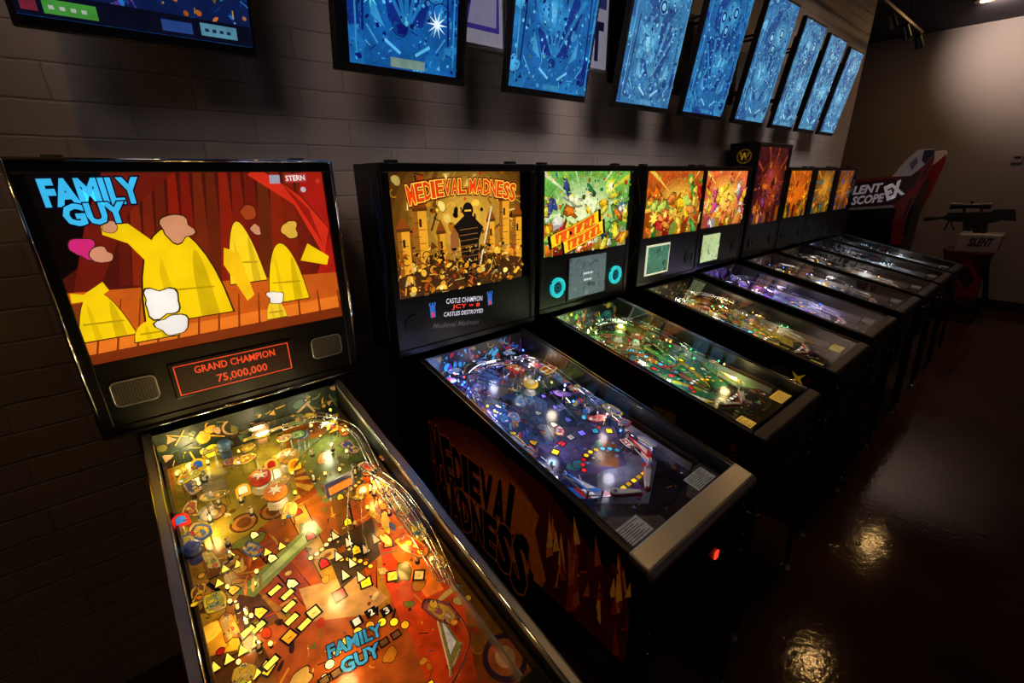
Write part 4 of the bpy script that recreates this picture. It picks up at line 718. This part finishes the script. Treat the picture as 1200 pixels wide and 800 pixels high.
# ================================================================ televisions
DW=1.93; TX=[-.087,.684,1.43,2.19,2.87,3.58,4.24,4.80,5.36]
names=['the nearest pinball machine, far left','the golden castle backglass machine','the gap before the teal speaker machine','the teal speaker ring machine','the orange and green backglass machine','the pink and yellow backglass machine','the tallest backbox with the yellow badge','the bright orange backglass machine','the far end of the row']
tilt=math.radians(10)
for i,x in enumerate(TX):
    TW=[.53,.53,.53,.53,.53,.50,.44,.42,.40][i]; TH=[.80,.80,.80,.80,.80,.79,.76,.74,.72][i]
    t=thing('television','upright wall television with blue picture, above '+names[i],'television',(x+TW/2,1.765,2.225),'upright televisions along the brick wall',rx=tilt)
    w=TW/2; q=MB(); q.box(-w,w,-.035,.0,0,TH); q.box(-w*.75,w*.75,0,.035,.12,TH-.12); b=q.build('casing',BLKP,t,.004)
    wi=w-(.014 if i!=1 else .048)
    A=Art((0,-.0365,0),(1,0,0),(0,0,1),(0,-1,0),(-w+.014,w-.014,.028,TH-.016),(x+TW/2,1.765,2.225),1e-5); R=random.Random(40+i); A.rect(*A.r,K(6,7,12,.4)); A.r=(-wi,wi,.028,TH-.016); a0,a1,b0,b1=A.r
    lt=[0,.05,.25,.8,.4,.8,1,1,1][i]
    def B_(k,al=.95):
        k=max(-.6,k); return K(max(6,14+80*lt*(.6+.5*k)+70*k*k*(k>0)),max(20,66+116*k+46*lt),max(60,150+84*k+16*lt),al)
    n=14
    for k in range(n): A.rect(a0,a1,b0+(b1-b0)*k/n,b0+(b1-b0)*(k+1)/n,B_(.15+.2*math.sin(k*.9+i),.85))
    for k in range(34): r=R.uniform(.03,.09); A.blob(R.uniform(a0,a1),R.uniform(b0,b1),r,r*R.uniform(.5,1.4),B_(R.uniform(-.3,.55),R.uniform(.65,.95)),R,R.random()*3)
    A.poly([(-wi*.8,b0+.1),(-wi*.95,b0+.5),(-wi*.7,b1-.06),(-wi*.2,b1-.02),(wi*.2,b1-.02),(wi*.7,b1-.06),(wi*.95,b0+.5),(wi*.8,b0+.1),(wi*.2,b0+.02),(-wi*.2,b0+.02)],B_(.2,.85))
    A.poly([(-wi*.3,b0+.14),(-wi*.6,b0+.32),(-wi*.4,b0+.42),(wi*.4,b0+.42),(wi*.6,b0+.32),(wi*.3,b0+.14)],B_(-.2,.8)); A.ell(0,b0+.53,.15,.13,B_(-.1,.8),n=24)
    for c_,z_ in ((R.uniform(-.1,.1),.3),(R.uniform(-.1,.1),.55)):   # hazy bright patches
        for k in range(5): A.ell(c_,b0+z_,.10-.018*k,.085-.015*k,B_(.2+.17*k,.9),n=20)
    for k in range(36): r=R.uniform(.012,.035); A.blob(R.uniform(a0,a1),R.uniform(b0+.04,b1),r,r*R.uniform(.4,1.2),B_(R.uniform(-.4,.8),R.uniform(.7,1)),R,R.random()*3,B_(-.5,.7))
    for f in range(5):
        th=-.5+.25*f; A.poly([(.02*math.sin(th)-.006,b0+.14),(.02*math.sin(th)+.006,b0+.14),(.34*math.sin(th)+.014,b0+.06+.36*math.cos(th)),(.34*math.sin(th)-.014,b0+.06+.36*math.cos(th))],B_(.45,.8))
    detail(A,R,[B_(-.5),B_(-.3),B_(.0),B_(.3),B_(.5),B_(.7),B_(.9),B_(1.0)],700,.9,.009)
    for s in (-1,1):
        A.line(s*(wi-.022),b0+.03,s*(wi-.022),b1-.08,.006,B_(.7,.8)); A.line(s*(wi-.046),b0+.10,s*(wi-.06),b0+.40,.008,B_(-.3,.6)); A.line(s*(wi-.06),b0+.12,s*(wi-.10),b0+.07,.006,B_(.8,.9))
        A.line(s*.09,b0+.085,s*.03,b0+.05,.010,B_(1.0,1)); A.poly([(s*.09,b0+.12),(s*.14,b0+.15),(s*.14,b0+.22)],B_(.7,.85))
    for cx,cz,rr in ((-.07,.52,.034),(.06,.56,.034),(-.01,.46,.034)): A.ell(cx,b0+cz,rr,rr,B_(-.3,.7)); A.ring(cx,b0+cz,rr,.005,B_(.75,.9),16); A.ell(cx,b0+cz,rr*.5,rr*.5,B_(.7+.3*R.random(),1),n=10)
    A.ring(0,b0+.53,.17,.005,B_(.6,.8),24,.2,2.9)
    for f in range(7):
        th=-.6+.2*f
        for j in range(4): d=.16+.055*j; A.ell(d*math.sin(th),b0+.06+d*math.cos(th),.006,.006,B_(R.choice((.2,.6,.9,1.0)),.95),n=8)
    A.rect(-.05,.05,b0+.006,b0+.026,B_(.6,.7))
    if i==0:
        A.rect(a0,a1,b0,b0+.30,K(14,30,80,.75)); sv=A.r; A.r=(a0,a1,b0+.05,b0+.30); detail(A,R,[K(40,110,190),K(90,60,160),K(170,140,50),K(120,160,200),K(16,40,100),K(40,130,150),K(20,60,130),K(200,110,40)],320,.8,.010); A.r=sv
        A.ring(0,b0+.2,.10,.006,K(90,180,220,.8),22,.2,2.9); A.line(-.06,b0+.11,-.01,b0+.085,.010,K(220,230,240,.9)); A.line(.06,b0+.11,.01,b0+.085,.010,K(220,230,240,.9))
        A.rect(a0,a1,b0,b0+.05,K(10,14,34,.7)); A.rect(a0+.05,a0+.15,b0+.008,b0+.038,K(70,150,60,.75)); A.rect(a0+.01,a0+.04,b0+.01,b0+.05,K(130,40,60,.6)); A.rect(a1-.13,a1-.04,b0+.012,b0+.042,K(90,150,175,.75)); A.rect(a1-.22,a1-.15,b0+.01,b0+.036,K(40,70,140,.7))
        for k in range(4): A.rect(a0+.06+k*.02,a0+.07+k*.02,b0+.018,b0+.026,K(200,215,200,.6)); A.rect(a1-.12+k*.018,a1-.11+k*.018,b0+.022,b0+.030,K(30,50,80,.6))
    if i==1: A.rect(-.07,.07,b0+.005,b0+.035,K(130,160,150,.7)); A.star(0,b0+.28,.015,.065,12,K(225,245,255,1.1)); A.star(.12,b0+.16,.01,.045,10,K(225,245,255,1.1)); A.star(-.14,b0+.2,.01,.035,8,K(90,220,245,1.1))
    A.mb.build('screen',TVART,t)
    Mi=Matrix.Rotation(-tilt,3,'X'); q=MB(); O_=Vector((0,1.765,2.225))
    for s in (-1,1):
        for zz in (.22,.58):
            p=Vector((s*.06,.03,zz)); wp=Mi.inverted()@p+O_; e=Mi@(Vector((wp.x,DW-.012,wp.z))-O_); q.tube([p,e],.008,6)
    c0=Mi@(Vector((0,DW-.010,2.62))-O_); q.obox(c0,(.085,0,0),Mi@Vector((0,0,.24)),Mi@Vector((0,.008,0))); q.build('wall_bracket',DSTEEL,t)
for i,(xc,pw,l,tx) in enumerate(((1.43,.15,'framed white poster with purple block between second and third televisions',None),(2.19,.15,'framed white poster with dark letter, between third and fourth televisions','T'),(2.93,.10,'narrow framed white poster between fourth and fifth televisions',None))):
    t=thing('poster',l,'poster',(xc,DW-.001,2.42),'framed posters behind the televisions'); q=MB(); q.box(-pw,pw,-.018,0,0,.50); q.build('poster_frame',WFRAME,t,.003)
    p2=pw-.012; A=Art((0,-.0185,0),(1,0,0),(0,0,1),(0,-1,0),(-p2,p2,.015,.485),(xc,DW,2.42)); A.rect(-p2,p2,.015,.485,K(195,188,212,.3))  # light put into the print itself so the posters show up in the dark
    if i==0: A.rect(-p2+.02,p2-.02,.07,.46,K(70,56,160,.4)); A.poly([(-.06,.09),(.10,.09),(.11,.3),(.03,.42)],K(170,165,205,.35)); A.line(-.11,.1,.11,.40,.03,K(30,28,90,.25))
    if i==1: A.text('T',.0,.06,.10,.17,K(30,34,90,.2),off=.04); A.rect(-.02,.12,.30,.45,K(60,70,150,.25))
    if i==2: A.rect(-.06,.07,.08,.4,K(80,80,150,.25))
    A.mb.build('print',PRINT,t)
# ================================================================ room
XF=9.3; HCe=3.7
def sbox(name,x0,x1,y0,y1,z0,z1,M): return struct(MB().box(x0,x1,y0,y1,z0,z1).build(name,M))
sbox('floor',-3,XF+.2,-3,4.7,-.1,0,FLOOR); sbox('ceiling',-3,XF+.2,-3,4.7,HCe,HCe+.1,CEIL)
q=MB(); q.box(-3,6.96,DW,DW+.2,0,HCe); struct(q.build('wall_brick',BRICK))
sbox('wall_far',XF,XF+.2,-3,4.7,0,HCe,PLASTER); sbox('wall_recess',6.76,XF,4.5,4.7,0,HCe,PLASTER); sbox('wall_left',-3.2,-3,-3,4.7,0,HCe,PLASTER); sbox('wall_rear',-3,XF,-3.2,-3,0,HCe,PLASTER)
sbox('baseboard_far',XF-.02,XF,-3,4.5,0,.14,mat('dark_base',K(16,12,13),.5))
RING=mat('ring_metal',K(120,105,90),.4,.6)
LP=[((-.45,.65),'round ceiling lamp above the nearest pinball machine',85,(1,.88,.84),58,.8,(.85,1.93,2.72)),
    ((2.35,.65),'round ceiling lamp above the orange and green backglass machine',120,(1,.88,.84),84,.8,(2.2,1.93,2.2)),
    ((5.15,.58),'round ceiling lamp above the far half of the row',125,(1,.88,.83),100,.7,(5.3,1.85,1.9)),
    ((8.02,1.18),'round glowing ceiling lamp close to the far plaster wall',165,(1,.78,.56),90,.06,(9.3,.75,3.45)),
    ((7.92,.62),'round ceiling lamp above the aisle before the rifle pedestal',14,(1,.82,.66),110,.06,(8.6,.3,0))]
for (x,y),lb,e_,c_,sz,so,tg_ in LP:
    t=thing('ceiling_lamp',lb,'ceiling lamp',(x,y,HCe-.03),'recessed ceiling lamps')
    q=MB(); q.cyl((0,0,0),(0,0,.03),.10,.115,28); q.build('trim_ring',RING,t,.003); q=MB(); q.cyl((0,0,-.004),(0,0,.0),.042,.044,24); q.build('lens',DOWN,t)
    l=bpy.data.lights.new('downlight','SPOT'); l.energy=e_; l.color=c_; l.spot_size=math.radians(sz); l.spot_blend=1; l.shadow_soft_size=so
    o=bpy.data.objects.new('downlight',l); COL.objects.link(o); o.location=(x,y,HCe-.06); o.rotation_euler=(Vector(tg_)-o.location).to_track_quat('-Z','Y').to_euler()
# lighting track with three heads
t=thing('track_light','dark lighting track with three small spot heads near the ceiling','track light',(6.0,1.62,3.4)); q=MB(); q.box(-2.4,1.7,-.018,.018,-.015,.015); q.build('rail',DSTEEL,t,.003)
q=MB()
for x in (-2.2,-.6,1.0): q.tube([(x,0,.015),(x,0,.3)],.007,6)
q.build('hanging_rod',DSTEEL,t)
q=MB(); q.tube([(-1.6,.0,0),(-1.2,-.5,.25),(-.6,-1.0,.3)],.01,6); q.build('conduit',DSTEEL,t)
for x in (.35,.95,1.6):
    q=MB(); q.tube([(x,0,-.01),(x,0,-.06)],.008,6); q.cyl((x-.04,.0,-.05),(x+.05,-.03,-.16),.034,.042,14); q.build('spot_head',BLKP,t,.003)
a=hit(1192,186,(XF-.03,0,0),Vector((1,0,0))); t=thing('thermostat','small pale box on the far plaster wall at the right','thermostat',(XF-.001,a.y,a.z-.05)); q=MB(); q.box(-.03,0,-.05,.05,0,.10); q.build('cover',mat('grey_plastic',K(130,125,130),.5),t,.006); q=MB(); q.box(-.032,-.03,-.03,.03,.05,.08); q.build('dial_window',BLKP,t)
# ================================================================ shooting game cabinet behind the row
X0=7.55; N=Vector((1,0,0))
def sp(u,v):
    p=hit(u,v,(X0,0,0),N); return (p.y-1.5,p.z)
def curve2(P,k=5): return [(q.x,q.y) for q in smooth([(a,b,0) for a,b in P],k)]
t=thing('shooting_game_cabinet','red shooting game cabinet with pointed white fin, behind the end of the row','arcade cabinet',(X0,1.5,0))
body=[sp(990,245),sp(1000,222),sp(1060,212),sp(1074,210),sp(1064,250),(sp(1056,285)[0],.75),(sp(1080,300)[0],.7),(sp(1080,300)[0],0),(sp(992,280)[0],0)]
q=MB(); q.prism([(0,y,z) for y,z in body],(.75,0,0)); q.build('body',BLACK,t,.01)
wing=curve2([sp(985,212),sp(1030,208),sp(1060,202),sp(1080,192),sp(1096,178)],4)+curve2([sp(1095,188),sp(1086,208),sp(1074,232),sp(1062,256),sp(1056,286)],4)+curve2([sp(1044,286),sp(1046,262),sp(1050,244),sp(1030,243),sp(985,247)],4)
for xx in (-.02,.75):
    q=MB(); q.prism([(xx,y,z) for y,z in wing],(.02,0,0)); q.build('side_wing',RPAINT,t,.003)
fin=[sp(1046,207),sp(1062,188),sp(1076,176),sp(1095,174),sp(1096,180),sp(1082,195),sp(1068,206)]
for xx in (-.045,.77):
    q=MB(); q.prism([(xx,y,z) for y,z in fin],(.025,0,0)); q.build('fin',WPAINT,t,.004)
A=Art((-.0215,0,0),(0,-1,0),(0,0,1),(-1,0,0),(-2,2,0,3),(X0,1.5,0)); A.eps=1e-4
A.poly([A.px(*p) for p in ((985,244),(985,216),(1030,211),(1060,207),(1080,199),(1074,214),(1060,230),(1046,240))],K(70,20,26))
A.ptext('SILENT',(990,229),(1034,224),(990,220),K(225,215,222,.12),off=.04,shear=.3); A.ptext('SCOPE',(998,240),(1036,236),(998,231),K(225,215,222,.12),off=.04,shear=.3); A.ptext('EX',(1040,234),(1060,226),(1040,219),K(235,228,232,.15),off=.06,shear=.2)
A.ppoly([(1064,236),(1072,228),(1062,252),(1055,262)],K(30,14,18)); A.ppoly([(1082,202),(1092,186),(1084,206),(1076,216)],K(60,16,20)); A.ppoly([(985,247),(985,244),(1046,240),(1049,243)],K(190,180,190))
A.mb.build('side_decal',PRINT,t)
B=Art((-.0465,0,0),(0,-1,0),(0,0,1),(-1,0,0),(-2,2,0,3),(X0,1.5,0)); B.ppoly([(1083,176),(1095,175),(1095,180),(1084,192),(1080,188)],K(30,28,36)); B.ppoly([(1066,192),(1074,184),(1076,190),(1068,200)],K(110,108,130)); B.mb.build('fin_print',PRINT,t)
q=MB(); q.box(.1,.65,body[3][0]-.03,body[3][0]+.02,1.1,1.75); q.build('monitor',BLKP,t,.01)
# rifle station
X1=8.35; bp=hit(1140,374,(0,0,0),Vector((0,0,1)))
def rp(u,v):
    p=hit(u,v,(X1,0,0),N); return (p.y-bp.y,p.z)
t=thing('rifle_station','black toy sniper rifle on a dark red pedestal before the far wall','arcade gun',(X1,bp.y,0))
q=MB(); y0,_=rp(1108,300); y1,_=rp(1164,300)
q.prism([(-.22,*p) for p in curve2([(y0+.04,0),(y0-.02,.25),(y0-.05,.6),(y0+.03,.93)],4)+curve2([(y1+.0,.93),(y1+.02,.6),(y1+.02,.25),(y1-.03,0)],4)],(.44,0,0)); q.build('pedestal',mat('dark_red',K(84,20,24),.4),t,.03)
q=MB(); q.prism([(-.22,y,z) for y,z in (rp(1120,292),rp(1170,294),rp(1178,274),rp(1126,272))],(.40,0,0)); q.build('control_top',mat('pale_panel',K(190,176,186),.4),t,.012)
A=Art((-.2225,0,0),(0,-1,0),(0,0,1),(-1,0,0),(-2,2,0,3),(X1,bp.y,0)); A.ptext('SILENT',(1134,288),(1162,289),(1134,279),K(40,30,50),off=.04,shear=.3)
A.ppoly([(1112,318),(1134,304),(1150,328),(1142,350),(1114,348)],K(150,40,46)); A.ppoly([(1122,320),(1134,311),(1142,328),(1130,340)],K(30,10,14)); A.ppoly([(1142,300),(1160,302),(1158,350),(1150,356),(1152,328)],K(24,16,20)); A.ppoly([(1110,355),(1150,360),(1148,368),(1112,364)],K(24,16,20)); A.mb.build('front_print',PRINT,t)
gx=0
def g3(u,v,dx=0): y,z=rp(u,v); return Vector((gx+dx,y,z))
rf=MB(); rf.tube([g3(1088,256.5),g3(1120,253.5)],.017,8); rf.cyl(g3(1083,257),g3(1094,255.8),.027,.027,10); rf.cyl(g3(1106,254.8),g3(1120,253.6),.028,.032,10)
rf.prism([(gx-.035,*rp(u,v)) for u,v in ((1110,249),(1160,248),(1166,245),(1190,245),(1191,259),(1174,258),(1164,261),(1158,261),(1156,273),(1148,273),(1147,262),(1141,262),(1137,271),(1128,270),(1129,260),(1110,259))],(.07,0,0))
rf.tube([g3(1112,259),g3(1106,270)],.009,6); rf.tube([g3(1114,259),g3(1118,270)],.009,6)
rfo=rf.build('rifle',BLKP,t,.004)
q=MB(); q.cyl(g3(1114,241),g3(1128,241),.048,.038,12); q.cyl(g3(1128,241),g3(1150,241),.031,.031,12); q.cyl(g3(1150,241),g3(1162,241),.038,.043,12); q.cyl(g3(1139,241),g3(1139,236),.018,.018,10)
for u in (1130,1150): q.tube([g3(u,242),g3(u,251)],.016,6)
q.build('scope',BLACK,rfo)
q=MB(); q.tube([g3(1142,258),g3(1145,280)],.03,10); q.build('swivel_post',DSTEEL,t)
# ---------------------------------------------------------------- world
w=bpy.data.worlds.new('world'); S.world=w; w.use_nodes=True; w.node_tree.nodes['Background'].inputs[0].default_value=(.4,.3,.45,1); w.node_tree.nodes['Background'].inputs[1].default_value=.006
